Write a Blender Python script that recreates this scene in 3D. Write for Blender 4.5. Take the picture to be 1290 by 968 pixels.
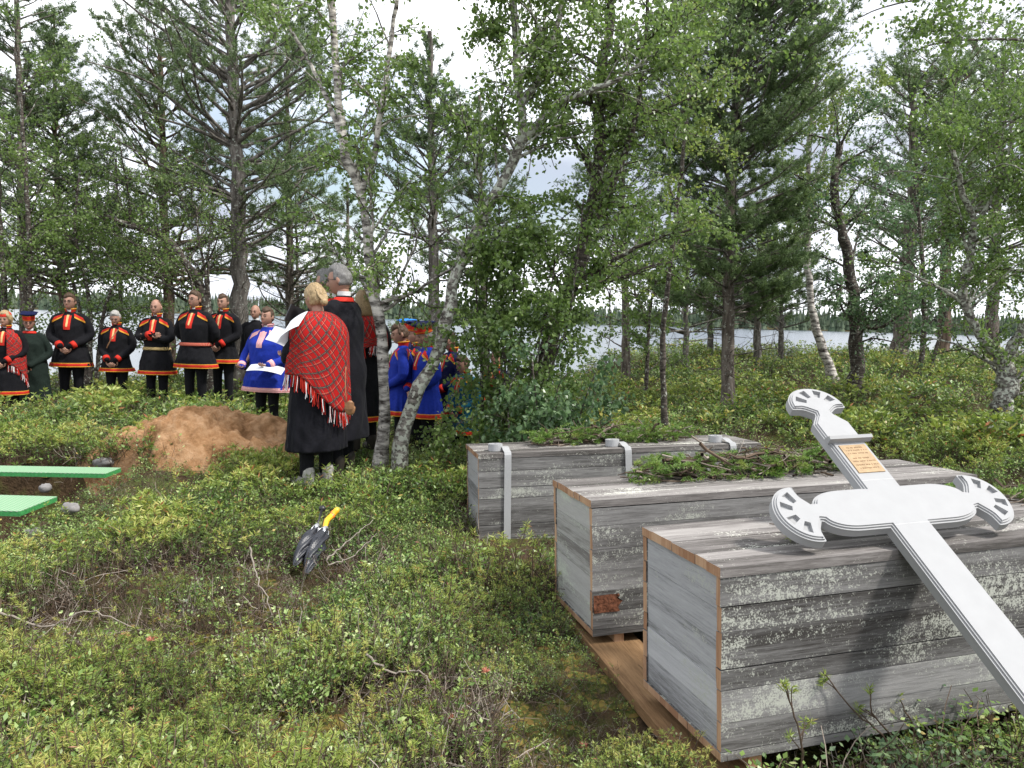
import bpy, math, random
import numpy as np
from mathutils import Matrix, Vector
from mathutils.bvhtree import BVHTree

R = math.radians
sc = bpy.context.scene
for o in list(bpy.data.objects): bpy.data.objects.remove(o)

# ------------------------------------------------------------------ camera
CZ = 1.62
PITCH, ROLL, FPX = .087, .027, 970.0        # of a 1290 px wide picture
_f = np.array([0, math.cos(PITCH), -math.sin(PITCH)]); _r = np.array([1., 0, 0]); _u = np.cross(_r, _f)
CR = math.cos(ROLL)*_r + math.sin(ROLL)*_u
CU = -math.sin(ROLL)*_r + math.cos(ROLL)*_u
CF = _f
cam = bpy.data.cameras.new('camera'); camo = bpy.data.objects.new('camera', cam)
sc.collection.objects.link(camo)
cam.sensor_width = 36; cam.lens = 36*FPX/1290; cam.clip_start = .05; cam.clip_end = 6000
camo.matrix_world = Matrix(((CR[0], CU[0], -CF[0], 0), (CR[1], CU[1], -CF[1], 0), (CR[2], CU[2], -CF[2], CZ), (0, 0, 0, 1)))
sc.camera = camo
sc.render.resolution_x = 1024; sc.render.resolution_y = 768

# ------------------------------------------------------------------ sky, sun, exposure
SUN_EL, SUN_AZ = R(55), R(108)              # azimuth from +Y towards +X
w = bpy.data.worlds.new('World'); sc.world = w; w.use_nodes = True
nt = w.node_tree; nt.nodes.clear()
N = nt.nodes.new; L = nt.links.new
out = N('ShaderNodeOutputWorld'); bg = N('ShaderNodeBackground'); bg.inputs[1].default_value = .1
sky = N('ShaderNodeTexSky'); sky.sky_type = 'NISHITA'; sky.sun_disc = False
sky.sun_elevation = SUN_EL; sky.sun_rotation = SUN_AZ; sky.air_density = 1.3; sky.dust_density = 2
tc = N('ShaderNodeTexCoord'); mp = N('ShaderNodeMapping'); mp.inputs['Scale'].default_value = (1, 1, 2.2)
mp.inputs['Location'].default_value = (5.2, 3.4, 1.3)
nz = N('ShaderNodeTexNoise'); nz.inputs['Scale'].default_value = 2.1; nz.inputs['Detail'].default_value = 6; nz.inputs['Roughness'].default_value = .5
nz2 = N('ShaderNodeTexNoise'); nz2.inputs['Scale'].default_value = 1.1; nz2.inputs['Detail'].default_value = 4
cr = N('ShaderNodeValToRGB'); cr.color_ramp.elements[0].position = .38; cr.color_ramp.elements[1].position = .62
cr.color_ramp.elements[0].color = (3.3, 3.6, 4.3, 1); cr.color_ramp.elements[1].color = (11, 11.2, 11.5, 1)
cov = N('ShaderNodeMapRange'); cov.inputs[1].default_value = .24; cov.inputs[2].default_value = .4
mx = N('ShaderNodeMix'); mx.data_type = 'RGBA'
L(tc.outputs['Generated'], mp.inputs[0]); L(mp.outputs[0], nz.inputs[0]); L(mp.outputs[0], nz2.inputs[0])
L(nz.outputs[0], cr.inputs[0]); L(nz2.outputs[0], cov.inputs[0]); L(cov.outputs[0], mx.inputs[0])
L(sky.outputs[0], mx.inputs[6]); L(cr.outputs[0], mx.inputs[7]); L(mx.outputs[2], bg.inputs[0]); L(bg.outputs[0], out.inputs[0])
sl = bpy.data.lights.new('sun', 'SUN'); so = bpy.data.objects.new('sun', sl); sc.collection.objects.link(so)
sl.energy = 2.5; sl.angle = R(7); sl.color = (1, .96, .9)
sd = Vector((math.sin(SUN_AZ)*math.cos(SUN_EL), math.cos(SUN_AZ)*math.cos(SUN_EL), math.sin(SUN_EL)))
so.rotation_euler = sd.to_track_quat('Z', 'Y').to_euler()
vs = sc.view_settings; vs.view_transform = 'Standard'; vs.look = 'None'; vs.exposure = 1.0; vs.gamma = 1; vs.use_curve_mapping = False
sc.cycles.max_bounces = 6; sc.cycles.transparent_max_bounces = 6; sc.cycles.diffuse_bounces = 3; sc.cycles.transmission_bounces = 4

# ------------------------------------------------------------------ helpers
rng = np.random.default_rng(7)
def at(px, py, Y):
    d = (px-645)/FPX*CR + (484-py)/FPX*CU + CF
    return d*(Y/d[1]) + np.array([0, 0, CZ])
def hit(px, py, z):
    d = (px-645)/FPX*CR + (484-py)/FPX*CU + CF
    return d*((z-CZ)/d[2]) + np.array([0, 0, CZ])
def nrm(a): return a/(np.linalg.norm(a, axis=-1, keepdims=True)+1e-12)

def tag(o, label=None, cat=None, group=None, kind=None):
    if label: o['label'] = label
    if cat: o['category'] = cat
    if group: o['group'] = group
    if kind: o['kind'] = kind
    return o
def empty(name, loc, rz=0, mat=None):
    o = bpy.data.objects.new(name, None); o.empty_display_size = .1
    sc.collection.objects.link(o)
    if mat is not None: o.matrix_world = mat
    else: o.location = tuple(loc); o.rotation_euler = (0, 0, rz)
    return o

class MB:
    def __init__(s): s.V = []; s.G = []; s.n = 0
    def add(s, V, F, mat=0, rnd=.5):
        V = np.asarray(V, float).reshape(-1, 3); F = np.asarray(F, int)
        if len(F) == 0: return s
        s.V.append(V); r = np.broadcast_to(np.asarray(rnd, float), (len(F),))
        s.G.append((F+s.n, mat, r)); s.n += len(V); return s
    def arrays(s): return np.concatenate(s.V)
    def mesh(s, name, mats, smooth=False):
        V = np.concatenate(s.V) if s.V else np.zeros((0, 3))
        me = bpy.data.meshes.new(name)
        li = np.concatenate([g[0].ravel() for g in s.G]); sz = np.concatenate([np.full(len(g[0]), g[0].shape[1]) for g in s.G])
        mi = np.concatenate([np.full(len(g[0]), g[1]) for g in s.G]); rn = np.concatenate([g[2] for g in s.G])
        me.vertices.add(len(V)); me.vertices.foreach_set('co', V.astype(np.float32).ravel())
        me.loops.add(len(li)); me.loops.foreach_set('vertex_index', li.astype(np.int32))
        me.polygons.add(len(sz)); st = np.concatenate([[0], np.cumsum(sz)[:-1]])
        me.polygons.foreach_set('loop_start', st.astype(np.int32)); me.polygons.foreach_set('loop_total', sz.astype(np.int32))
        me.polygons.foreach_set('material_index', mi.astype(np.int32))
        me.polygons.foreach_set('use_smooth', np.full(len(sz), smooth))
        a = me.attributes.new('rnd', 'FLOAT', 'FACE'); a.data.foreach_set('value', rn.astype(np.float32))
        for m in (mats if isinstance(mats, (list, tuple)) else [mats]): me.materials.append(m)
        me.update(calc_edges=True); return me
    def build(s, name, mats, parent=None, smooth=False):
        o = bpy.data.objects.new(name, s.mesh(name, mats, smooth)); sc.collection.objects.link(o)
        if parent: o.parent = parent
        return o

def tubes(P, r, sides=5, cap=True):
    """P (K,N,3), r (K,N) -> V, F"""
    P = np.asarray(P, float); r = np.asarray(r, float)
    if P.ndim == 2: P = P[None]; r = r[None]
    K, Nn, _ = P.shape; r = np.broadcast_to(r, (K, Nn))
    t = nrm(np.gradient(P, axis=1)); ov = np.abs(nrm(P[:, -1]-P[:, 0]+1e-9))
    ref = np.eye(3)[np.argmin(ov, 1)][:, None, :]
    u = nrm(np.cross(t, ref)); v = np.cross(t, u)
    a = np.linspace(0, 2*np.pi, sides, endpoint=False)
    V = P[:, :, None]+r[:, :, None, None]*(np.cos(a)[:, None]*u[:, :, None]+np.sin(a)[:, None]*v[:, :, None])
    idx = np.arange(K*Nn*sides).reshape(K, Nn, sides)
    A = idx[:, :-1]; B = idx[:, 1:]
    F = np.stack([A, np.roll(A, -1, 2), np.roll(B, -1, 2), B], -1).reshape(-1, 4)
    return V.reshape(-1, 3), F
def add_tube(mb, P, r, sides=8, mat=0, rnd=.5, round_ends=False):
    P = np.asarray(P, float); r = np.broadcast_to(np.asarray(r, float), (len(P),)).copy()
    if round_ends:
        d0 = nrm(P[0]-P[1]); d1 = nrm(P[-1]-P[-2])
        P = np.concatenate([[P[0]+d0*r[0]*.95, P[0]+d0*r[0]*.6], P, [P[-1]+d1*r[-1]*.6, P[-1]+d1*r[-1]*.95]])
        r = np.concatenate([[r[0]*.15, r[0]*.75], r, [r[-1]*.75, r[-1]*.15]])
    V, F = tubes(P, r, sides); n = len(V)
    mb.add(V, F, mat, rnd)
    for s0, rev in ((0, False), (n-sides, True)):
        mb.G.append((np.array([[mb.n-n+s0+i for i in (range(sides) if rev else range(sides-1, -1, -1))]]), mat, np.array([float(np.mean(rnd))])))
def smooth_path(pts, n, jit=0, rg=None):
    pts = np.asarray(pts, float); k = len(pts)
    s = np.concatenate([[0], np.cumsum(np.linalg.norm(np.diff(pts, axis=0), axis=1))]); s /= s[-1]
    P = np.concatenate([[2*pts[0]-pts[1]], pts, [2*pts[-1]-pts[-2]]]); T = np.linspace(0, 1, n); out = []
    for t in T:
        i = min(np.searchsorted(s, t, side='right')-1, k-2); f = (t-s[i])/(s[i+1]-s[i]); p0, p1, p2, p3 = P[i:i+4]
        out.append(.5*((2*p1)+(-p0+p2)*f+(2*p0-5*p1+4*p2-p3)*f*f+(-p0+3*p1-3*p2+p3)*f**3))
    out = np.array(out)
    if jit: out[1:-1] += (rg or rng).normal(0, jit, (n-2, out.shape[1]))
    return out
BF = np.array([[0, 3, 2, 1], [4, 5, 6, 7], [0, 1, 5, 4], [1, 2, 6, 5], [2, 3, 7, 6], [3, 0, 4, 7]])
def add_box(mb, lo, hi, mat=0, rnd=.5, M=None, endmat=None, bev=.0, jit=0):
    x0, y0, z0 = lo; x1, y1, z1 = hi
    V = np.array([[x0, y0, z0], [x1, y0, z0], [x1, y1, z0], [x0, y1, z0], [x0, y0, z1], [x1, y0, z1], [x1, y1, z1], [x0, y1, z1]], float)
    if jit: V += rng.normal(0, jit, V.shape)
    if M is not None: V = V@M[:3, :3].T+M[:3, 3]
    if endmat is None: mb.add(V, BF, mat, rnd)
    else:
        ax = {'x': [3, 5], 'y': [2, 4], 'z': [0, 1]}[endmat[0]]
        mb.add(V, BF[[i for i in range(6) if i not in ax]], mat, rnd); mb.add(V, BF[ax], endmat[1], rnd)
def grid(nu, nv, fn, wrap=False):
    u = np.linspace(0, 1, nu, endpoint=not wrap); v = np.linspace(0, 1, nv)
    U, Vv = np.meshgrid(u, v, indexing='ij'); V = fn(U, Vv).reshape(-1, 3)
    i = np.arange(nu*nv).reshape(nu, nv)
    a = i if wrap else i[:-1]; b = np.roll(i, -1, 0) if wrap else i[1:]
    F = np.stack([a[:, :-1], b[:, :-1], b[:, 1:], a[:, 1:]], -1).reshape(-1, 4)
    return V, F
def add_ellipsoid(mb, c, r, mat=0, rnd=.5, nu=14, nv=9, M=None):
    def f(u, v):
        a = u*2*np.pi; e = (v-.5)*np.pi*.999
        return np.stack([r[0]*np.cos(a)*np.cos(e), r[1]*np.sin(a)*np.cos(e), r[2]*np.sin(e)], -1)
    V, F = grid(nu, nv, f, True)
    if M is not None: V = V@M[:3, :3].T
    mb.add(V+np.asarray(c), F, mat, rnd)
def leaves(mb, P, D, Lg, W, mat=0, rnd=.5, fold=.25, rg=None, up=None, simple=False):
    rg = rg or rng; K = len(P); D = nrm(D)
    nn = rg.normal(0, 1, (K, 3)) if up is None else up+rg.normal(0, .45, (K, 3))
    S = nrm(np.cross(D, nn)); Nn = np.cross(S, D)
    Lg = np.broadcast_to(Lg, (K,))[:, None]; W = np.broadcast_to(W, (K,))[:, None]
    if simple:
        V = np.stack([P, P+D*Lg*.45+S*W*.5, P+D*Lg, P+D*Lg*.45-S*W*.5], 1)
        F = np.arange(K*4).reshape(K, 4)
        mb.add(V, F, mat, rnd)
    else:
        V = np.stack([P, P+D*Lg*.3+S*W*.46+Nn*W*fold, P+D*Lg*.72+S*W*.4+Nn*W*fold*.8, P+D*Lg, P+D*Lg*.72-S*W*.4+Nn*W*fold*.8, P+D*Lg*.3-S*W*.46+Nn*W*fold], 1)
        b = np.arange(K)[:, None]*6
        F = np.concatenate([b+[0, 1, 2, 3], b+[0, 3, 4, 5]])
        r2 = np.broadcast_to(rnd, (K,)); mb.add(V, F, mat, np.concatenate([r2, r2]))
def vnoise(x, y, s, seed=0):
    x = np.asarray(x, float)*s; y = np.asarray(y, float)*s
    xi = np.floor(x).astype(int); yi = np.floor(y).astype(int); fx = x-xi; fy = y-yi
    fx = fx*fx*(3-2*fx); fy = fy*fy*(3-2*fy)
    def h(i, j):
        n = (i*374761393+j*668265263+seed*974711) & 0x7fffffff
        n = ((n ^ (n >> 13))*1274126177) & 0x7fffffff
        return ((n ^ (n >> 16)) & 0xffff)/65535.
    return (h(xi, yi)*(1-fx)+h(xi+1, yi)*fx)*(1-fy)+(h(xi, yi+1)*(1-fx)+h(xi+1, yi+1)*fx)*fy
def voxel(mb, vox, smooth_it=2):
    """one continuous surface out of overlapping lofts"""
    me = mb.mesh('tmp', MAT['skin']); o = bpy.data.objects.new('tmp', me); sc.collection.objects.link(o)
    m = o.modifiers.new('r', 'REMESH'); m.mode = 'VOXEL'; m.voxel_size = vox; m.use_smooth_shade = True
    if smooth_it:
        s = o.modifiers.new('s', 'SMOOTH'); s.factor = .5; s.iterations = smooth_it
    dg = bpy.context.evaluated_depsgraph_get(); dg.update()
    m2 = bpy.data.meshes.new_from_object(o.evaluated_get(dg))
    V = np.empty(len(m2.vertices)*3); m2.vertices.foreach_get('co', V); V = V.reshape(-1, 3)
    F = np.empty(len(m2.polygons)*4, int); m2.polygons.foreach_get('vertices', F) if all(len(p.vertices) == 4 for p in m2.polygons[:3]) else None
    F = F.reshape(-1, 4)
    bpy.data.objects.remove(o); bpy.data.meshes.remove(me); bpy.data.meshes.remove(m2)
    return V, F

# ------------------------------------------------------------------ materials
MAT = {}
def nm(name):
    m = bpy.data.materials.new(name); m.use_nodes = True; t = m.node_tree; MAT[name] = m
    return m, t, t.nodes['Principled BSDF'], t.nodes.new, t.links.new
def plain(name, col, rough=.7, spec=.3, noise=.15, scale=30, bump=0, metal=0, sheen=0):
    m, t, b, Nn, Ln = nm(name)
    b.inputs['Roughness'].default_value = rough; b.inputs['Specular IOR Level'].default_value = spec; b.inputs['Metallic'].default_value = metal
    if sheen: b.inputs['Sheen Weight'].default_value = sheen
    tx = Nn('ShaderNodeTexCoord'); n = Nn('ShaderNodeTexNoise'); n.inputs['Scale'].default_value = scale; n.inputs['Detail'].default_value = 5
    Ln(tx.outputs['Object'], n.inputs[0])
    r = Nn('ShaderNodeValToRGB'); c = np.array(col)
    r.color_ramp.elements[0].position = .3; r.color_ramp.elements[1].position = .7
    r.color_ramp.elements[0].color = (*(c*(1-noise)), 1); r.color_ramp.elements[1].color = (*np.minimum(c*(1+noise), 1), 1)
    Ln(n.outputs[0], r.inputs[0]); Ln(r.outputs[0], b.inputs[0])
    if bump:
        bp = Nn('ShaderNodeBump'); bp.inputs['Strength'].default_value = bump; bp.inputs['Distance'].default_value = .01
        Ln(n.outputs[0], bp.inputs['Height']); Ln(bp.outputs[0], b.inputs['Normal'])
    return m
def ramp(Nn, stops):
    r = Nn('ShaderNodeValToRGB'); e = r.color_ramp.elements
    e[0].position, e[0].color = stops[0][0], (*stops[0][1], 1); e[1].position, e[1].color = stops[-1][0], (*stops[-1][1], 1)
    for p, c in stops[1:-1]: q = e.new(p); q.color = (*c, 1)
    return r
def leafmat(name, stops, rough=.5, trans=.35, spec=.35):
    m, t, b, Nn, Ln = nm(name)
    a = Nn('ShaderNodeAttribute'); a.attribute_name = 'rnd'; r = ramp(Nn, stops)
    Ln(a.outputs['Fac'], r.inputs[0]); Ln(r.outputs[0], b.inputs[0])
    b.inputs['Roughness'].default_value = rough; b.inputs['Specular IOR Level'].default_value = spec
    if trans:
        tr = Nn('ShaderNodeBsdfTranslucent'); mxs = Nn('ShaderNodeMixShader'); mxs.inputs[0].default_value = trans
        hs = Nn('ShaderNodeHueSaturation'); hs.inputs['Value'].default_value = 1.4; hs.inputs['Saturation'].default_value = 1.1
        Ln(r.outputs[0], hs.inputs['Color']); Ln(hs.outputs[0], tr.inputs[0])
        Ln(b.outputs[0], mxs.inputs[1]); Ln(tr.outputs[0], mxs.inputs[2]); Ln(mxs.outputs[0], t.nodes['Material Output'].inputs[0])
    return m
leafmat('bilberry', [(0, (0.044, 0.088, 0.025)), (0.3, (0.106, 0.188, 0.044)), (0.6, (0.2, 0.312, 0.075)), (0.8, (0.312, 0.425, 0.138)), (0.93, (0.45, 0.55, 0.25)), (1, (0.475, 0.375, 0.125))], .38, .3, .5)
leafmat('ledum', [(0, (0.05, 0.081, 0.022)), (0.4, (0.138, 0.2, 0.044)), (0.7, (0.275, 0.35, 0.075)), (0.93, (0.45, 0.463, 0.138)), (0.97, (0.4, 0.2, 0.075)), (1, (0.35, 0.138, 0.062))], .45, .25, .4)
leafmat('crowberry', [(0, (0.027, 0.054, 0.02)), (0.6, (0.108, 0.176, 0.047)), (1, (0.216, 0.27, 0.068))], .5, .15, .3)
leafmat('birchleaf', [(0, (0.084, 0.144, 0.042)), (0.5, (0.168, 0.246, 0.072)), (0.85, (0.252, 0.336, 0.12)), (1, (0.36, 0.432, 0.18))], .32, .45, .55)
leafmat('paleleaf', [(0, (0.092, 0.138, 0.04)), (0.5, (0.184, 0.253, 0.075)), (1, (0.345, 0.38, 0.103))], .4, .45, .5)
leafmat('willow', [(0, (0.055, 0.11, 0.05)), (0.5, (0.121, 0.198, 0.088)), (1, (0.242, 0.341, 0.165))], .35, .35, .55)
leafmat('pineneedle', [(0, (0.058, 0.098, 0.046)), (0.5, (0.13, 0.195, 0.078)), (0.9, (0.234, 0.312, 0.117)), (1, (0.286, 0.247, 0.091))], .5, .2, .4)
leafmat('needlegreen', [(0, (.06, .12, .025)), (.6, (.14, .25, .045)), (1, (.25, .3, .08))], .45, .2, .4)
leafmat('twig', [(0, (.05, .035, .025)), (.5, (.12, .085, .06)), (1, (.32, .28, .24))], .8, 0, .2)
leafmat('redtip', [(0, (.45, .14, .1)), (1, (.6, .3, .2))], .6, .2, .3)
leafmat('farforest', [(0, (.05, .075, .05)), (1, (.12, .15, .1))], .9, 0, .1)

def barkmat(name, base, dark, lich, lcov=.5, scale=9, horiz=False, low=None):
    m, t, b, Nn, Ln = nm(name); b.inputs['Roughness'].default_value = .85; b.inputs['Specular IOR Level'].default_value = .2
    tx = Nn('ShaderNodeTexCoord'); mp = Nn('ShaderNodeMapping'); mp.inputs['Scale'].default_value = (1, 1, 3.5) if horiz else (1, 1, .25)
    Ln(tx.outputs['Object'], mp.inputs[0])
    n1 = Nn('ShaderNodeTexNoise'); n1.inputs['Scale'].default_value = scale; n1.inputs['Detail'].default_value = 6; n1.inputs['Roughness'].default_value = .65
    Ln(mp.outputs[0], n1.inputs[0]); r1 = ramp(Nn, [(.36, dark), (.5, tuple(np.array(dark)*.5+np.array(base)*.5)), (.58, base)])
    Ln(n1.outputs[0], r1.inputs[0])
    n2 = Nn('ShaderNodeTexNoise'); n2.inputs['Scale'].default_value = 22; n2.inputs['Detail'].default_value = 4; Ln(tx.outputs['Object'], n2.inputs[0])
    mr = Nn('ShaderNodeMapRange'); mr.inputs[1].default_value = 1-lcov; mr.inputs[2].default_value = 1-lcov+.06; Ln(n2.outputs[0], mr.inputs[0])
    mxx = Nn('ShaderNodeMix'); mxx.data_type = 'RGBA'; Ln(mr.outputs[0], mxx.inputs[0]); Ln(r1.outputs[0], mxx.inputs[6]); mxx.inputs[7].default_value = (*lich, 1)
    Ln(mxx.outputs[2], b.inputs[0])
    bp = Nn('ShaderNodeBump'); bp.inputs['Strength'].default_value = .8; bp.inputs['Distance'].default_value = .02
    Ln(n1.outputs[0], bp.inputs['Height']); Ln(bp.outputs[0], b.inputs['Normal'])
barkmat('birchbark', (.62, .58, .53), (.04, .032, .028), (.13, .11, .1), .4, 6, True)
barkmat('lichenbark', (.3, .28, .25), (.05, .042, .036), (.48, .5, .43), .5, 9, True)
barkmat('darkbirch', (.12, .1, .085), (.025, .02, .018), (.36, .37, .32), .42, 9, True)
barkmat('pinebark', (.19, .16, .135), (.05, .038, .03), (.3, .3, .26), .4, 12)
barkmat('pineupper', (.19, .14, .105), (.06, .04, .03), (.28, .25, .2), .3, 12)
barkmat('greybark', (.2, .18, .16), (.05, .042, .036), (.33, .34, .3), .4, 12)

def woodmat(name, tones, lich, pink=0, grain_axis=0, lcol=(.4, .41, .36)):
    m, t, b, Nn, Ln = nm(name); b.inputs['Roughness'].default_value = .8; b.inputs['Specular IOR Level'].default_value = .25
    tx = Nn('ShaderNodeTexCoord'); at_ = Nn('ShaderNodeAttribute'); at_.attribute_name = 'rnd'
    cb = Nn('ShaderNodeCombineXYZ'); mm = Nn('ShaderNodeMath'); mm.operation = 'MULTIPLY'; mm.inputs[1].default_value = 37; Ln(at_.outputs['Fac'], mm.inputs[0])
    for i in range(3): Ln(mm.outputs[0], cb.inputs[i])
    va = Nn('ShaderNodeVectorMath'); va.operation = 'ADD'; Ln(tx.outputs['Object'], va.inputs[0]); Ln(cb.outputs[0], va.inputs[1])
    mp = Nn('ShaderNodeMapping'); s = [1., 1., 1.]; s[grain_axis] = .06; mp.inputs['Scale'].default_value = s; Ln(va.outputs[0], mp.inputs[0])
    g = Nn('ShaderNodeTexNoise'); g.inputs['Scale'].default_value = 110; g.inputs['Detail'].default_value = 9; g.inputs['Roughness'].default_value = .78; Ln(mp.outputs[0], g.inputs[0])
    g2 = Nn('ShaderNodeTexNoise'); g2.inputs['Scale'].default_value = 14; g2.inputs['Detail'].default_value = 4; Ln(mp.outputs[0], g2.inputs[0])
    s1 = Nn('ShaderNodeMath'); s1.operation = 'MULTIPLY_ADD'; s1.inputs[1].default_value = .85; Ln(g.outputs[0], s1.inputs[0])
    s0 = Nn('ShaderNodeMath'); s0.operation = 'MULTIPLY_ADD'; s0.inputs[1].default_value = .6; s0.inputs[2].default_value = -.475; Ln(g2.outputs[0], s0.inputs[0])
    s00 = Nn('ShaderNodeMath'); s00.operation = 'MULTIPLY_ADD'; s00.inputs[1].default_value = .3; Ln(at_.outputs['Fac'], s00.inputs[0]); Ln(s0.outputs[0], s00.inputs[2])
    Ln(s00.outputs[0], s1.inputs[2])
    r = ramp(Nn, tones); Ln(s1.outputs[0], r.inputs[0])
    # lichen crust
    v = Nn('ShaderNodeTexNoise'); v.inputs['Scale'].default_value = 150; v.inputs['Detail'].default_value = 5; v.inputs['Roughness'].default_value = .6; Ln(va.outputs[0], v.inputs[0])
    mp2 = Nn('ShaderNodeMapping'); s2 = [1., 1., 1.]; s2[grain_axis] = .3; mp2.inputs['Scale'].default_value = s2; Ln(va.outputs[0], mp2.inputs[0])
    v2 = Nn('ShaderNodeTexNoise'); v2.inputs['Scale'].default_value = 7; v2.inputs['Detail'].default_value = 4; Ln(mp2.outputs[0], v2.inputs[0])
    ad = Nn('ShaderNodeMath'); ad.operation = 'ADD'; Ln(v.outputs[0], ad.inputs[0]); Ln(v2.outputs[0], ad.inputs[1])
    vo = Nn('ShaderNodeTexVoronoi'); vo.inputs['Scale'].default_value = 38; vo.inputs['Randomness'].default_value = 1; Ln(va.outputs[0], vo.inputs[0])
    vm = Nn('ShaderNodeMath'); vm.operation = 'MULTIPLY_ADD'; vm.inputs[1].default_value = -.22; Ln(vo.outputs['Distance'], vm.inputs[0]); Ln(ad.outputs[0], vm.inputs[2])
    mr = Nn('ShaderNodeMapRange'); mr.inputs[1].default_value = lich; mr.inputs[2].default_value = lich+.13; Ln(vm.outputs[0], mr.inputs[0])
    mxx = Nn('ShaderNodeMix'); mxx.data_type = 'RGBA'; Ln(mr.outputs[0], mxx.inputs[0]); Ln(r.outputs[0], mxx.inputs[6]); mxx.inputs[7].default_value = (*lcol, 1)
    Ln(mxx.outputs[2], b.inputs[0])
    bp = Nn('ShaderNodeBump'); bp.inputs['Strength'].default_value = .5; bp.inputs['Distance'].default_value = .004
    Ln(s1.outputs[0], bp.inputs['Height']); Ln(bp.outputs[0], b.inputs['Normal'])
GT = [(.2, (.04, .036, .033)), (.34, (.1, .096, .093)), (.48, (.185, .18, .176)), (.64, (.27, .265, .26)), (.85, (.33, .3, .28))]
woodmat('greywood', GT, .99)
woodmat('greywood_lichen', GT, .93)
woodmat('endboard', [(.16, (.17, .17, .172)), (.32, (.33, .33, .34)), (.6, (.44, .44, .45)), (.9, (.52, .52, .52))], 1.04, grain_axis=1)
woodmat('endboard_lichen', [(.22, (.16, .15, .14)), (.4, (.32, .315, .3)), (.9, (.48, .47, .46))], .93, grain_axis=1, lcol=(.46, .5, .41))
woodmat('lidwood', [(.2, (.06, .055, .05)), (.36, (.15, .137, .13)), (.52, (.27, .252, .24)), (.74, (.38, .36, .34)), (.95, (.36, .3, .27))], 1.03, lcol=(.6, .6, .53))
woodmat('endgrain', [(.25, (.3, .16, .09)), (.5, (.45, .28, .17)), (.9, (.55, .4, .28))], 1.3, grain_axis=2)
woodmat('runner', [(.22, (.12, .065, .03)), (.45, (.26, .155, .075)), (.9, (.38, .25, .14))], 1.25, grain_axis=1)
plain('whitepaint', (.335, .337, .34), .7, .2, .03, 14, .08)
plain('plate', (.36, .25, .14), .6, .3, .15, 40)
plain('plateink', (.2, .12, .06), .7, .2, .1, 40)
plain('strap', (.36, .365, .37), .7, .2, .08, 200, .2)
plain('skin', (.36, .2, .145), .55, .35, .08, 18)
plain('lips', (.4, .15, .12), .5, .3, .05)
plain('eyedark', (.03, .02, .02), .3, .5, .1)
plain('hairbrown', (.07, .042, .025), .6, .3, .4, 90)
plain('hairblond', (.33, .235, .125), .55, .35, .3, 90)
plain('hairgrey', (.17, .165, .16), .6, .3, .3, 90)
plain('hairwhite', (.36, .35, .33), .6, .3, .25, 90)
plain('blackcloth', (.007, .007, .009), .85, .15, .3, 60, .2, sheen=.02)
plain('darkcoat', (.006, .006, .009), .8, .15, .3, 60, .2, sheen=.02)
plain('greencloth', (.012, .02, .016), .85, .15, .3, 60, .2)
plain('bluecloth', (.01, .03, .3), .8, .2, .15, 40, .2)
plain('navycloth', (.005, .008, .045), .8, .2, .2, 40, .2)
plain('tealcloth', (.01, .1, .16), .8, .2, .2, 40, .2)
plain('brightblue', (.03, .2, .6), .8, .2, .1, 40)
plain('redcloth', (.5, .025, .014), .7, .2, .12, 60)
plain('yellowcloth', (.6, .28, .03), .7, .2, .12, 60)
plain('goldtrim', (.6, .42, .17), .5, .5, .3, 150)
plain('whitecloth', (.75, .75, .75), .8, .2, .05, 40)
plain('paper', (.55, .57, .6), .7, .2, .02, 20)
plain('rubberblack', (.015, .015, .017), .4, .5, .2, 30)
plain('umbrellacloth', (.022, .024, .032), .42, .5, .25, 60)
plain('metal', (.6, .61, .63), .3, .5, .1, 60, metal=.8)
plain('yellowplastic', (.8, .42, .02), .35, .5, .1, 30)
plain('orangeplastic', (.75, .2, .03), .35, .5, .1, 30)
plain('tanleather', (.26, .13, .06), .5, .4, .2, 30, .3)
plain('boot', (.36, .35, .32), .7, .3, .25, 30, .2)
plain('darkboot', (.03, .025, .02), .6, .3, .25, 30)
plain('stone', (.22, .21, .205), .85, .2, .35, 14, .8)
# striped pink trim
def stripemat(name, c1, c2, scale, axis='X'):
    m, t, b, Nn, Ln = nm(name); b.inputs['Roughness'].default_value = .8
    tx = Nn('ShaderNodeTexCoord'); wv = Nn('ShaderNodeTexWave'); wv.bands_direction = axis; wv.inputs['Scale'].default_value = scale; wv.inputs['Distortion'].default_value = .3
    Ln(tx.outputs['Object'], wv.inputs[0]); r = ramp(Nn, [(.35, c1), (.6, c2)]); Ln(wv.outputs[0], r.inputs[0]); Ln(r.outputs[0], b.inputs[0])
stripemat('pinkstripe', (.62, .2, .22), (.75, .5, .5), 26)
stripemat('beltpattern', (.35, .02, .015), (.4, .14, .08), 22)
stripemat('studs', (.03, .02, .02), (.7, .5, .2), 20)
# tartan: uses the uv laid over the cloth
m, t, b, Nn, Ln = nm('tartan'); b.inputs['Roughness'].default_value = .85; b.inputs['Specular IOR Level'].default_value = .15
uv = Nn('ShaderNodeUVMap'); uv.uv_map = 'cloth'; sep = Nn('ShaderNodeSeparateXYZ'); Ln(uv.outputs[0], sep.inputs[0])
def stripes(src):
    md = Nn('ShaderNodeMath'); md.operation = 'FRACT'; Ln(src, md.inputs[0])
    r = Nn('ShaderNodeValToRGB'); r.color_ramp.interpolation = 'CONSTANT'; e = r.color_ramp.elements
    P = [(0, 0), (.08, 1), (.13, .5), (.145, 1), (.2, 0), (.24, 1), (.27, 0), (.5, .5), (.514, 0), (.58, 1), (.62, 0)]
    e[0].position = 0; e[0].color = (0, 0, 0, 1); e[1].position = .08; e[1].color = (1, 1, 1, 1)
    for p, v in P[2:]: q = e.new(p); q.color = (v, v, v, 1)
    Ln(md.outputs[0], r.inputs[0]); return r.outputs[0]
a1, a2 = stripes(sep.outputs[0]), stripes(sep.outputs[1])
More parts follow.
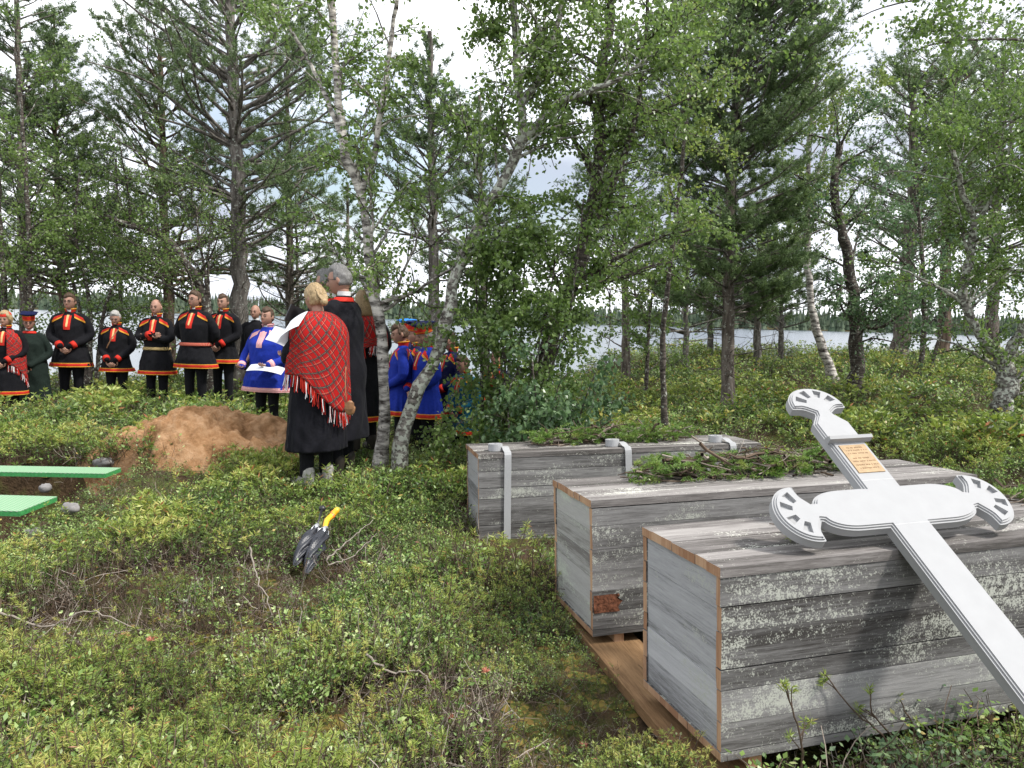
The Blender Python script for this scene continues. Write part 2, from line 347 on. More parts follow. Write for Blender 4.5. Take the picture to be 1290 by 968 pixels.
mxv = Nn('ShaderNodeMath'); mxv.operation = 'MAXIMUM'; Ln(a1, mxv.inputs[0]); Ln(a2, mxv.inputs[1])
r = Nn('ShaderNodeValToRGB'); r.color_ramp.interpolation = 'CONSTANT'; e = r.color_ramp.elements
e[0].color = (.36, .01, .009, 1); e[1].position = .75; e[1].color = (.02, .025, .03, 1); q = e.new(.3); q.color = (.38, .3, .2, 1)
Ln(mxv.outputs[0], r.inputs[0]); Ln(r.outputs[0], b.inputs[0])
# green netting boards
m, t, b, Nn, Ln = nm('greennet'); b.inputs['Roughness'].default_value = .55
tx = Nn('ShaderNodeTexCoord'); mp = Nn('ShaderNodeMapping'); mp.inputs['Rotation'].default_value = (0, 0, .6); Ln(tx.outputs['Object'], mp.inputs[0])
ck = Nn('ShaderNodeTexWave'); ck.inputs['Scale'].default_value = 11; ck.inputs['Distortion'].default_value = 1.5; Ln(mp.outputs[0], ck.inputs[0])
ck2 = Nn('ShaderNodeTexWave'); ck2.bands_direction = 'Y'; ck2.inputs['Scale'].default_value = 14; Ln(mp.outputs[0], ck2.inputs[0])
mu = Nn('ShaderNodeMath'); mu.operation = 'MULTIPLY'; Ln(ck.outputs[0], mu.inputs[0]); Ln(ck2.outputs[0], mu.inputs[1])
r = ramp(Nn, [(.05, (.13, .33, .15)), (.35, (.27, .42, .27)), (.7, (.4, .44, .36))]); Ln(mu.outputs[0], r.inputs[0]); Ln(r.outputs[0], b.inputs[0])
plain('greenedge', (.05, .27, .08), .5, .4, .3, 60)
# ground
m, t, b, Nn, Ln = nm('ground'); b.inputs['Roughness'].default_value = .95; b.inputs['Specular IOR Level'].default_value = .1
tx = Nn('ShaderNodeTexCoord'); n1 = Nn('ShaderNodeTexNoise'); n1.inputs['Scale'].default_value = 2.2; n1.inputs['Detail'].default_value = 8; n1.inputs['Roughness'].default_value = .65
Ln(tx.outputs['Object'], n1.inputs[0]); r = ramp(Nn, [(.3, (.03, .02, .012)), (.45, (.07, .045, .025)), (.55, (.06, .06, .02)), (.68, (.09, .11, .03)), (.8, (.14, .1, .04))])
Ln(n1.outputs[0], r.inputs[0]); Ln(r.outputs[0], b.inputs[0])
n3 = Nn('ShaderNodeTexNoise'); n3.inputs['Scale'].default_value = 40; n3.inputs['Detail'].default_value = 6; Ln(tx.outputs['Object'], n3.inputs[0])
bp = Nn('ShaderNodeBump'); bp.inputs['Distance'].default_value = .03; Ln(n3.outputs[0], bp.inputs['Height']); Ln(bp.outputs[0], b.inputs['Normal'])
# sand
m, t, b, Nn, Ln = nm('sand'); b.inputs['Roughness'].default_value = .95; b.inputs['Specular IOR Level'].default_value = .1
tx = Nn('ShaderNodeTexCoord'); n1 = Nn('ShaderNodeTexNoise'); n1.inputs['Scale'].default_value = 5; n1.inputs['Detail'].default_value = 9; n1.inputs['Roughness'].default_value = .75
Ln(tx.outputs['Object'], n1.inputs[0]); r = ramp(Nn, [(.32, (.14, .07, .03)), (.46, (.3, .165, .08)), (.56, (.4, .24, .13)), (.7, (.46, .3, .18))])
Ln(n1.outputs[0], r.inputs[0]); Ln(r.outputs[0], b.inputs[0])
bp = Nn('ShaderNodeBump'); bp.inputs['Distance'].default_value = .05; Ln(n1.outputs[0], bp.inputs['Height']); Ln(bp.outputs[0], b.inputs['Normal'])
# water
m, t, b, Nn, Ln = nm('water'); b.inputs['Base Color'].default_value = (.06, .08, .09, 1); b.inputs['Roughness'].default_value = .22; b.inputs['IOR'].default_value = 1.33
b.inputs['Specular IOR Level'].default_value = 1
tx = Nn('ShaderNodeTexCoord'); n1 = Nn('ShaderNodeTexNoise'); n1.inputs['Scale'].default_value = 1.6; n1.inputs['Detail'].default_value = 4; Ln(tx.outputs['Object'], n1.inputs[0])
bp = Nn('ShaderNodeBump'); bp.inputs['Distance'].default_value = .05; bp.inputs['Strength'].default_value = .16; Ln(n1.outputs[0], bp.inputs['Height']); Ln(bp.outputs[0], b.inputs['Normal'])

# ------------------------------------------------------------------ terrain
CP = np.array([(0, -3, 0), (-2, 2.5, 0), (0, 2.5, .0), (2, 2.5, .03), (1.6, 3.4, .0), (.5, 4, -.05), (0, 5.6, -.19), (1.5, 6.5, -.2), (2.2, 3.4, .03), (3, 4.5, .05), (4, 7, .0),
 (-1, 4.5, .03), (-1.6, 6.4, .15), (-3, 6, .12), (-4.5, 6, .1), (-2.4, 4.4, .1), (-5, 9, .12), (-3, 9, .12), (-8, 12, -.0), (-5, 12.3, -.05), (-3.2, 12, -.1), (-1, 10, -.3), (-.2, 10.5, -.45),
 (.6, 8.6, -.12), (1.6, 8.6, .0), (3, 10, .15), (6, 12, .3), (4, 15, .35), (8, 20, .5), (14, 24, .55), (4, 24, .45), (0, 14, -.25), (0, 18, -.3), (-6, 16, -.4), (-12, 16, -.3), (-3, 20, -.6), (20, 20, .6), (-18, 20, -.4), (6, 3, .1), (-6, 2, .1), (8, 8, .2)], float)
LAKE_Z = -1.0
def base_z(x, y):
    x = np.asarray(x, float); y = np.asarray(y, float); num = 0*x; den = 0*x+1e-9
    for a, b_, c in CP:
        s = .9+.16*max(b_, 0); k = np.exp(-((x-a)**2+(y-b_)**2)/(2*s*s))/s**2+1e-7/(1+(x-a)**2+(y-b_)**2); num = num+k*c; den = den+k
    return num/den
def gz(x, y):
    x = np.asarray(x, float); y = np.asarray(y, float)
    d = np.hypot(x, y); z = base_z(x, y)
    z = z+(vnoise(x, y, 1.1, 3)-.5)*.12*np.clip((d-4)/4, .3, 1)+(vnoise(x, y, .35, 5)-.5)*.25*np.clip((d-8)/8, 0, 1)
    shore = np.where(x < 0, 17.5, 17.5+np.clip(x, 0, 5)*2.1)+(vnoise(x, y*0, .2, 9)-.5)*2
    f = np.clip((y-shore)/7, 0, 1); f = f*f*(3-2*f); z = z*(1-f)+(-2.5)*f
    far = np.clip((y-330-25*(vnoise(x, y*0, .006, 2)-.5))/90, 0, 1); z = z+far*(2.5+1.5)+np.clip((y-420)/1500, 0, 1)*10
    side = np.clip((np.abs(x)-900)/300, 0, 1); z = z+side*np.clip((y-30)/100, 0, 1)*4
    # grave trench
    tr = np.clip(1-np.maximum(np.abs(x+4.75)/1.35, np.abs(y-6.05)/1.35)**8, 0, 1); z = z-tr*.75
    return z
ys = np.concatenate([np.linspace(-12, 1.5, 20), np.linspace(1.6, 14, 160), np.linspace(14.2, 40, 90), np.geomspace(41, 3000, 70)])
V = []
mg = MB()
u = np.sinh(np.linspace(-1, 1, 281)*5.2)/np.sinh(5.2)
X = np.concatenate([u[:]*2500]); X = np.sort(np.concatenate([X[np.abs(X) > 14], np.linspace(-14, 14, 300)]))
XX, YY = np.meshgrid(X, ys, indexing='ij'); ZZ = gz(XX, YY)
i = np.arange(XX.size).reshape(XX.shape)
mg.add(np.stack([XX, YY, ZZ], -1).reshape(-1, 3), np.stack([i[:-1, :-1], i[1:, :-1], i[1:, 1:], i[:-1, 1:]], -1).reshape(-1, 4))
tag(mg.build('ground', MAT['ground'], smooth=True), kind='structure')
mw = MB(); mw.add([[-2400, 14, LAKE_Z], [2400, 14, LAKE_Z], [2400, 520, LAKE_Z], [-2400, 520, LAKE_Z]], [[0, 1, 2, 3]])
tag(mw.build('lake', MAT['water']), kind='structure')
# far wood
fw = MB(); K = 2600
fx = rng.uniform(-420, 420, K); fy = 352+25*(vnoise(fx, fx*0, .006, 2)-.5)+rng.uniform(8, 60, K)**1.0; fh = rng.uniform(5, 9.5, K)*(1+.25*vnoise(fx, fy, .03, 4))
for tier, (a, b_, rr) in enumerate(((.0, .5, 1.5), (.25, .78, 1.15), (.5, 1., .75))):
    an = np.linspace(0, 2*np.pi, 7, endpoint=False); rad = rr*rng.uniform(.6, 1.3, (K, 7)); zb = gz(fx, fy)+fh*a
    ring = np.stack([fx[:, None]+np.cos(an)*rad, fy[:, None]+np.sin(an)*rad, zb[:, None]+rng.uniform(-.4, .4, (K, 7))], -1)
    tip = np.stack([fx, fy, gz(fx, fy)+fh*b_], -1)[:, None]
    VV = np.concatenate([ring, tip], 1); b0 = np.arange(K)[:, None]*8
    for j in range(7): fw.add(VV if j == 0 else np.zeros((0, 3)), [[0]*3]*0) if False else None
    F = np.concatenate([b0+[j, (j+1) % 7, 7] for j in range(7)]); fw.add(VV.reshape(-1, 3), F, 0, np.tile(rng.uniform(0, 1, K), 7))
tag(fw.build('far_wood', MAT['farforest']), 'low dark line of forest on the far shore of the lake', 'forest', kind='stuff')

# ------------------------------------------------------------------ weathered wooden boxes
S = .67
TX, TY = .031, -.045
def boxframe(yaw):
    l = nrm(np.array([math.cos(yaw), math.sin(yaw), TX])); b = np.array([-math.sin(yaw), math.cos(yaw), TY]); b = nrm(b-l*(b@l)); return l, b, np.cross(l, b)
BL, BW, BH = 3.39*S, .912*S, S
boxes = []
def make_box(xyz, yaw, label, seed, mats):
    rg = np.random.default_rng(seed); l, b, up = boxframe(yaw)
    O = np.array(xyz)*S+np.array([0, 0, CZ])
    M = np.eye(4); M[:3, 0] = l; M[:3, 1] = b; M[:3, 2] = up; M[:3, 3] = O
    root = empty('wooden_box', O, mat=Matrix(M.tolist())); tag(root, label, 'wooden box', 'weathered wooden burial boxes in a row')
    th, lt, bt = .03, .036, .03
    zs = np.linspace(bt, BH-lt, 7); zs[1:-1] += rg.normal(0, .008, 5)
    for nme, y0, y1 in (('side_panel', 0, th), ('side_panel', BW-th, BW)):
        p = MB()
        for k in range(6):
            off = rg.uniform(-.0015, .0015)
            add_box(p, (rg.uniform(-.002, .002), y0+off, zs[k]+.002), (BL+rg.uniform(-.003, .003), y1+off, zs[k+1]-.0012), [0, 1][int(rg.random() < mats)], rg.random(), endmat=('x', 2), jit=.0011)
        p.build(nme, [MAT['greywood'], MAT['greywood_lichen'], MAT['endgrain']], root)
    p = MB(); wy = np.linspace(-.004, BW+.004, 8); wy[1:-1] += rg.normal(0, .006, 6)
    for k in range(7):
        off = rg.uniform(-.001, .0025)
        add_box(p, (-.004+rg.uniform(-.003, .003), wy[k]+.001, BH-lt+.001+max(off, 0)), (BL+.003, wy[k+1]-.001, BH+off), 0, rg.random(), endmat=('x', 1), jit=.0005)
    p.build('lid', [MAT['lidwood'], MAT['endgrain']], root)
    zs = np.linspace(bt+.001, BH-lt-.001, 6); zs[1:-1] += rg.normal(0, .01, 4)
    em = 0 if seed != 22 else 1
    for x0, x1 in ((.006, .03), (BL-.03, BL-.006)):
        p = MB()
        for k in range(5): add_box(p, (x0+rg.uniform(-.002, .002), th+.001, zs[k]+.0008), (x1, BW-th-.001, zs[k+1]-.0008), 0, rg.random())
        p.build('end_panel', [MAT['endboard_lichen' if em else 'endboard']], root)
    p = MB(); wy = np.linspace(0, BW, 5)
    for k in range(4): add_box(p, (-.001, wy[k]+.0008, 0), (BL, wy[k+1]-.0008, bt-.001), 0, rg.random(), endmat=('x', 1))
    p.build('base', [MAT['greywood'], MAT['endgrain']], root)
    for xx in (.12, BL*.5, BL-.2):
        p = MB(); add_box(p, (xx, .02, -.052), (xx+.05, BW-.02, -.001), 0, rg.random()); p.build('cleat', [MAT['endgrain']], root)
    boxes.append((O, l, b, up)); return root
B3 = make_box((1.111, 3.724, -2.22), .272, 'nearest grey weathered plank box with the white cross leaning over its lid', 21, .5)
B2 = make_box((.640, 5.44, -2.31), .252, 'middle grey plank box with a rust brown patch low on its side', 22, .45)
B1 = make_box((-.313, 8.333, -2.515), .201, 'farthest grey plank box with grey webbing straps hanging over its side', 23, .35)
def bp_(i, x, y, z):
    O, l, b, up = boxes[i]; return O+l*x+b*y+up*z
# rust stain on box 2: a thin knotty bark patch
p = MB(); zz = .115
V, F = grid(14, 8, lambda u, v: np.stack([.005+u*.13, -.0025+0*u-.001*np.sin(9*u+5*v), zz+v*.088+.0*u], -1)); V[:, 0] += np.where(V[:, 0] > .1, rng.normal(0, .01, len(V)), 0)
p.add(V, F, 0, rng.random(len(F))); plain('rustbark', (.14, .055, .03), .85, .2, .6, 60, .8); p.build('bark_patch', MAT['rustbark'], B2, True)
# runner boards
def board_between(name, A, B_, wdt, th, mat, label, cat, grp=None):
    A = np.array(A, float); B_ = np.array(B_, float); d = B_-A; Ln_ = np.linalg.norm(d); yv = d/Ln_; xv = nrm(np.cross(yv, [0, 0, 1.])); zv = np.cross(xv, yv)
    M = np.eye(4); M[:3, 0] = xv; M[:3, 1] = yv; M[:3, 2] = zv; M[:3, 3] = A
    root = bpy.data.objects.new(name, None)
    p = MB(); n = 24
    V, F = grid(n, 2, lambda u, v: np.stack([(v-.5)*wdt, u*Ln_, 0*u], -1)); 
    add_box(p, (-wdt/2, 0, -th), (wdt/2, Ln_, 0), 0, .5, jit=.001)
    o = p.build(name, MAT[mat]); o.matrix_world = Matrix(M.tolist()); tag(o, label, cat, grp)
    bv = o.modifiers.new('b', 'BEVEL'); bv.width = .004; bv.segments = 2
    return o
zr = lambda i: boxes[i][0][2]-.054
def left_edge(a, c, zz, wdt):
    A, C = hit(*a, zz[0]), hit(*c, zz[1]); d = nrm((C-A)*[1, 1, 0]); s_ = np.array([d[1], -d[0], 0])*wdt/2; return A+s_, C+s_, nrm(C-A)
P0, P1, dd = left_edge((872, 968), (733, 800), (.072, .026), .27); P0 = P0-dd*.5; P1 = P1+dd*.35
board_between('runner_board', P0, P1, .27, .05, 'runner', 'brown board on the ground under the left ends of the two nearer boxes', 'board', 'runner boards under the boxes')
P2, P3, dd = left_edge((650, 735), (612, 692), (-.06, -.12), .25); P3 = P3+dd*.9
board_between('runner_board', P2, P3, .25, .05, 'runner', 'brown board poking out under the left end of the farthest box', 'board', 'runner boards under the boxes')
Q0 = bp_(0, BL-.4, -.3, -.054); Q2 = bp_(2, BL-.3, BW+.1, -.054)
board_between('runner_board', Q0, Q2, .24, .05, 'runner', 'brown board under the right ends of the three boxes', 'board', 'runner boards under the boxes')

# straps with rolls on the far box
def strap_thing(x, fully, label):
    l, b, up = boxes[2][1:]; root = empty('lifting_strap', (0, 0, 0), mat=B1.matrix_world.copy()); tag(root, label, 'strap', 'grey webbing straps on the farthest box')
    root.location = tuple(bp_(2, 0, 0, 0))
    p = MB(); wd = .052; pts = [(-.02, BH+.03), (-.012, BH+.012)]
    path = [(.16, BH+.03), (.10, BH+.028), (.05, BH+.012), (.004, BH+.008), (-.012, BH-.012), (-.015, BH-.1), (-.012, BH*.5), (-.011, .05), (-.006, -.006), (.05, -.01)]
    path = smooth_path(np.array([(0, *q) for q in path]), 40)[:, 1:]
    xx = x+np.linspace(.0, -.02 if fully else .02, 40)
    dn = nrm(np.gradient(path, axis=0)); no = np.stack([dn[:, 1], -dn[:, 0]], 1)
    ring = []
    for k in range(40):
        a, c = path[k], path[k]+no[k]*.0035
        ring.append([[xx[k], a[0], a[1]], [xx[k]+wd, a[0], a[1]], [xx[k]+wd, c[0], c[1]], [xx[k], c[0], c[1]]])
    V = np.array(ring).reshape(-1, 3); F = []
    for k in range(39):
        for j in range(4): F.append([k*4+j, k*4+(j+1) % 4, k*4+4+(j+1) % 4, k*4+4+j])
    p.add(V, F); p.build('webbing', MAT['strap'], root)
    p = MB(); th = np.linspace(0, 2*np.pi*7, 160); rr = .012+th*.0009
    cx, cy = x-.045, .15
    inn = np.stack([cx+rr*np.cos(th), cy+rr*np.sin(th)], 1); ou = np.stack([cx+(rr+.0045)*np.cos(th), cy+(rr+.0045)*np.sin(th)], 1)
    V = []
    for k in range(160):
        for (q, z) in ((inn[k], BH+.003), (ou[k], BH+.003), (ou[k], BH+.055), (inn[k], BH+.055)): V.append([q[0], q[1], z])
    F = [[k*4+j, k*4+(j+1) % 4, k*4+4+(j+1) % 4, k*4+4+j] for k in range(159) for j in range(4)]
    p.add(V, F); p.build('roll', MAT['strap'], root)
strap_thing(.2, True, 'grey webbing strap with its roll at the left end of the farthest box')
strap_thing(1.13, False, 'grey webbing strap with its roll on the middle of the farthest lid')
strap_thing(2.0, False, 'grey webbing strap with its roll at the right end of the farthest box')

# ------------------------------------------------------------------ white cross
CO = np.array([1.453, 2.836, -.659])+np.array([0, 0, CZ])
CM = np.array([[.967, -.229, .112], [.253, .8, -.545], [.035, .555, .831]])
M = np.eye(4); M[:3, :3] = CM; M[:3, 3] = CO
cross = empty('grave_cross', CO, mat=Matrix(M.tolist())); tag(cross, 'white painted wooden cross with fan shaped ends leaning across the nearest box', 'cross')
def fan(side_pts=16):
    """outline of one arm end, in (along, across), from the neck at across=-.04 round to +.04"""
    pts = []
    nx = .344
    for t in np.linspace(0, 1, 5): pts.append((nx+.02*t+.0, -.041-.004*t))
    pts = [(.344, -.041), (.352, -.052), (.366, -.072), (.372, -.086), (.375, -.127)]
    c0 = .385; r0 = .125
    for a in np.linspace(-R(93), R(93), side_pts*2):
        pts.append((c0+r0*math.cos(a)*.98, r0*1.04*math.sin(a)))
    pts += [(.375, .127), (.372, .086), (.366, .072), (.352, .052), (.344, .041)]
    return pts
HB = .097; HS = .088
def arc(cx, cy, r, a0, a1, n): return [(cx+r*math.cos(a), cy+r*math.sin(a)) for a in np.linspace(a0, a1, n)]
def bar_half_bottom():      # from (HS,-HB) going right to neck lower
    P = [(HS, -HB), (.2, -HB)]
    for t in np.linspace(0, 1, 9)[1:]:
        a = t*R(80); P.append((.2+.135*math.sin(a), -HB+.0+.065*(1-math.cos(a))*1.0))
    P.append((.344, -.041)); return P
right = bar_half_bottom()+[(x, y) for x, y in fan()][1:]
topbar = [(x, -y) for x, y in bar_half_bottom()][::-1]
# top arm (along +v): shaft up to shoulders, taper to neck, fan
def rot90(x, y): return (-y, x)     # along -> v
sh = .463; neckv = .53
topf = [rot90(x+.186, y) for x, y in fan()]      # fan shifted so its tips sit at v=.575
outl = []
outl += right + topbar[1:]
outl += [(.086, HB), (.086, sh), (.045, .515), (.041, .53)] + topf[1:-1] + [(-.041, .53), (-.045, .515), (-.086, sh), (-.086, HB)]
outl += [(-x, y) for x, y in topbar[::-1]][1:] + [(-x, y) for x, y in right[::-1]][1:]
FOOT = -1.42
outl += [(-HS, FOOT), (HS, FOOT)]
# drop duplicates
o2 = []
for q in outl:
    if not o2 or math.hypot(q[0]-o2[-1][0], q[1]-o2[-1][1]) > 1e-4: o2.append(q)
outl = o2
def wedge_holes(ax):
    hs = []
    for a in (-62, -22, 22, 62):
        a0, a1 = R(a-10), R(a+10)
        quad = [(.385+.055*math.cos(a0), .055*math.sin(a0)), (.385+.098*math.cos(a0), .098*math.sin(a0)*1.03), (.385+.098*math.cos(a1), .098*math.sin(a1)*1.03), (.385+.055*math.cos(a1), .055*math.sin(a1))]
        if ax == 'r': hs.append(quad)
        if ax == 'l': hs.append([(-x, y) for x, y in quad])
        if ax == 't': hs.append([rot90(x+.186, y) for x, y in quad])
    return hs
def curve_solid(name, loops, z0, z1, mat, parent, bevel=0, offset=0):
    cu = bpy.data.curves.new(name, 'CURVE'); cu.dimensions = '2D'; cu.fill_mode = 'BOTH'
    for lp in loops:
        s = cu.splines.new('POLY'); s.points.add(len(lp)-1); s.use_cyclic_u = True
        for k, (x, y) in enumerate(lp): s.points[k].co = (x, y, 0, 1)
    cu.extrude = (z1-z0)/2-bevel; cu.bevel_depth = bevel; cu.bevel_resolution = 2; cu.offset = offset
    o = bpy.data.objects.new('c', cu); sc.collection.objects.link(o); dg = bpy.context.evaluated_depsgraph_get()
    me = bpy.data.meshes.new_from_object(o.evaluated_get(dg)); bpy.data.objects.remove(o); me.name = name
    me.transform(Matrix.Translation((0, 0, (z0+z1)/2))); me.materials.clear(); me.materials.append(mat)
    ob = bpy.data.objects.new(name, me); sc.collection.objects.link(ob); ob.parent = parent; return ob
holes = wedge_holes('r')+wedge_holes('l')+wedge_holes('t')
def inset(poly, d):
    P = np.array(poly); n = len(P); a = P-np.roll(P, 1, 0); b = np.roll(P, -1, 0)-P; a = nrm(a); b = nrm(b)
    na = np.stack([-a[:, 1], a[:, 0]], 1); nb = np.stack([-b[:, 1], b[:, 0]], 1)
    if np.sum(P[:, 0]*np.roll(P[:, 1], -1)-np.roll(P[:, 0], -1)*P[:, 1]) < 0: na, nb = -na, -nb
    m_ = nrm(na+nb); k = d/np.maximum((m_*na).sum(1), .45); Q = P+m_*k[:, None]; return [tuple(q) for q in Q]
curve_solid('cross_back', [inset(outl, .0008)], -.046, -.0155, MAT['whitepaint'], cross)
for nme, ins, z0, z1, hh in (('cross_body', 0, -.0158, -.012, 0), ('cross_moulding', .007, -.0125, -.0055, -.0006), ('cross_face', .0135, -.006, 0, -.0012)):
    curve_solid(nme, [inset(outl, ins) if ins else outl]+[inset(h, hh) if hh else h for h in holes], z0, z1, MAT['whitepaint'], cross)
def joint(x0, x1, y):   # hairline joints
    p = MB(); add_box(p, (x0, y-.0008, -.0005), (x1, y+.0008, .0004)); plain('jointgrey', (.5, .5, .5)) if 'jointgrey' not in MAT else None
    p.build('joint_line', MAT['jointgrey'], cross)
joint(-.075, .075, -HB+.004); joint(-.073, .073, HB+.03)
p = MB()   # lip over the name plate
V = []; prof = [(.335, 0), (.332, .028), (.345, .034), (.358, .012), (.36, 0)]
for s_ in (-.1, .1):
    for y, z in prof: V.append([s_, y, z])
F4 = [[k, (k+1) % 5, 5+(k+1) % 5, 5+k] for k in range(5)]
p.add(V, F4); p.G.append((np.array([[4, 3, 2, 1, 0], [5, 6, 7, 8, 9]]), 0, np.array([.5, .5]))); p.build('drip_ledge', MAT['whitepaint'], cross)
p = MB(); add_box(p, (-.06, .165, -.001), (.06, .318, .004)); plate = p.build('name_plate', MAT['plate'], cross)
# engraved writing too small to read in the photo: rows of short strokes
p = MB()
for y, a, bb in ((.302, -.035, .035), (.287, -.045, .05), (.27, -.045, .048), (.243, -.04, .035), (.226, -.048, .05), (.206, -.048, .05), (.188, -.04, .042)):
    x = a
    while x < bb:
        wd = rng.uniform(.003, .007); add_box(p, (x, y-rng.uniform(.002, .004), .004), (x+wd*.75, y+rng.uniform(.0015, .003), .0046)); x += wd+rng.choice([.0015, .0015, .006])
p.build('engraving', MAT['plateink'], plate)

# ------------------------------------------------------------------ branch piles on the lids
def pile(box_i, x0, x1, y0, y1, label, seed, nst=70, ngr=34, h=.09):
    rg = np.random.default_rng(seed); root = empty('branch_pile', bp_(box_i, (x0+x1)/2, (y0+y1)/2, BH)); tag(root, label, 'branches', 'piles of cut branches on the box lids')
    O, l, b, up = boxes[box_i]; c = np.array(root.location)
    def W(x, y, z): return O+x[..., None]*l+y[..., None]*b+z[..., None]*up-c
    K = nst; ang = rg.normal(0, .85, K); Lg = rg.uniform(.1, .38, K); cx = rg.uniform(x0+.05, x1-.05, K); cy = rg.uniform(y0, y1, K); cz = BH+.008+rg.random(K)*h*np.exp(-((cx-(x0+x1)/2)/((x1-x0)*.45))**2)
    t = np.linspace(-.5, .5, 7); X = cx[:, None]+np.cos(ang)[:, None]*t*Lg[:, None]; Y = cy[:, None]+np.sin(ang)[:, None]*t*Lg[:, None]
    Z = np.maximum(cz[:, None]+rg.normal(0, .07, K)[:, None]*t+np.cumsum(rg.normal(0, .008, (K, 7)), 1), BH+.005)
    Y = Y+np.cumsum(rg.normal(0, .011, (K, 7)), 1)
    rad = rg.choice([.0025, .004, .006, .011], K, p=[.4, .3, .2, .1])[:, None]*np.linspace(1, .6, 7)
    m_ = MB(); V, F = tubes(W(X, Y, Z+rad*.8), rad, 5); m_.add(V, F, 0, np.repeat(rg.random(K), len(F)//K)); m_.build('sticks', MAT['twig'], root)
    m_ = MB()
    for k in range(ngr):
        px = rg.uniform(x0, x1); py = rg.uniform(y0-.03, y1+.03); pz = BH+.012+rg.random()*h*.8; a = rg.uniform(0, 6.28); Ls = rg.uniform(.07, .16)
        tt = np.linspace(0, 1, 6); sx = px+np.cos(a)*tt*Ls; sy = py+np.sin(a)*tt*Ls*.7; sz = np.maximum(pz+.03*np.sin(tt*2)*rg.normal(.1, .6), BH+.006)
        sp = W(sx, sy, sz); V, F = tubes(sp, np.full(6, .002), 4); m_.add(V, F, 1, .3)
        n = 170 if rg.random() < .6 else 60
        u_ = rg.random(n); q = np.stack([np.interp(u_, tt, sp[:, j]) for j in range(3)], 1); ax = nrm(sp[-1]-sp[0])
        rd = rg.normal(0, 1, (n, 3)); tn = rg.normal(.62, .16)
        if n == 170: leaves(m_, q, ax*.7+nrm(rd)*.75, rg.uniform(.018, .035, n), .0034, 0, np.clip(rg.normal(tn, .12, n), 0, 1), simple=True, rg=rg)
        else: leaves(m_, q, ax*.4+nrm(rd), rg.uniform(.012, .02, n), .009, 2, np.clip(rg.normal(.5, .2, n), 0, 1), rg=rg)
    m_.build('green_sprigs', [MAT['needlegreen'], MAT['twig'], MAT['bilberry']], root)
pile(2, .52, 1.85, .28, .5, 'long heap of twigs and evergreen sprigs on the farthest box', 31, 150, 190, .125)
pile(1, .42, 1.75, .3, .5, 'heap of sticks and green juniper sprigs on the middle box', 32, 170, 180, .13)
pile(0, 1.3, 2.1, .42, .56, 'small heap of leafy sprigs behind the cross arm on the nearest box', 33, 16, 22, .06)
pile(0, .52, .66, .2, .42, 'single spruce sprig lying under the left arm of the cross', 34, 3, 5, .02)

# ------------------------------------------------------------------ sand heap, boards over the grave, stones
MC = (-3.1, 8.0)
p = MB()
def mound(u, v):
    a = u*2*np.pi; r = v; x = MC[0]+1.45*r*np.cos(a); y = MC[1]+.95*r*np.sin(a)
    hgt = .42*np.clip(1-r**2.2, 0, 1)*(.75+.5*vnoise(x, y, 1.6, 11)); l = (vnoise(x, y, 4, 12)-.5)*.16+(vnoise(x, y, 12, 13)-.5)*.08+(vnoise(x, y, 30, 14)-.5)*.045
    step = np.where((x > -3.0) & (x < -2.55) & (y < 7.75), -.06, 0)
    return np.stack([x, y, gz(x, y)+hgt+l*np.clip((1-r)*4, 0, 1)+step*np.clip(1-r, 0, .4)*2.5-.04*(r > .98)], -1)
V, F = grid(220, 90, mound, True); p.add(V, F, 0); o = p.build('sand_heap', MAT['sand'], smooth=True)
tag(o, 'heap of freshly dug brown sand beside the open grave', 'sand heap')
def green_board(y0, y1, xr, z, label, tilt=.0):
    p = MB(); add_box(p, (-6.2, y0, z-.038), (xr, y1, z-.004), 1)
    n = 2; add_box(p, (-6.2, y0-.001, z-.0045), (xr+.001, y1, z), 0)
    for v in p.V: v[:, 2] += tilt*(v[:, 0]+4)
    o = p.build('walkway_board', [MAT['greennet'], MAT['greenedge']]); tag(o, label, 'board', 'green netted boards laid across the grave')
green_board(6.42, 6.68, -3.42, .2, 'narrow green netted board farthest back, its end near the sand heap', .01)
green_board(5.22, 5.66, -3.38, .19, 'wide green netted board in the middle over the grave', .0)
green_board(4.35, 4.68, -3.1, .13, 'green netted board nearest the camera at the left edge of the photo', .0)
def rock(px, py, Y, s, label, seed):
    rg = np.random.default_rng(seed); q = at(px, py, Y)
    def f(u, v):
        a = u*2*np.pi; e = (v-.5)*np.pi; d = np.stack([np.cos(a)*np.cos(e), np.sin(a)*np.cos(e), np.sin(e)], -1)
        k = 1+.35*(vnoise(d[..., 0]+d[..., 2], d[..., 1], 2.3, seed)-.5)+.2*(vnoise(d[..., 0]-d[..., 2], d[..., 1], 5, seed+1)-.5)
        return d*k[..., None]*np.array(s)+q
    V, F = grid(18, 12, f, True); p = MB(); p.add(V, F); tag(p.build('stone', MAT['stone'], smooth=True), label, 'stone')
rock(131, 583, 7.35, (.1, .07, .05), 'flat pale stone at the left foot of the sand heap', 3)
rock(57, 615, 5.95, (.045, .04, .035), 'small grey stone between the two upper green boards', 4)
rock(88, 641, 5.3, (.06, .05, .04), 'grey stone just off the end of the middle green board', 5)
rock(42, 672, 4.98, (.06, .05, .035), 'pale stone in the gap above the nearest green board', 6)

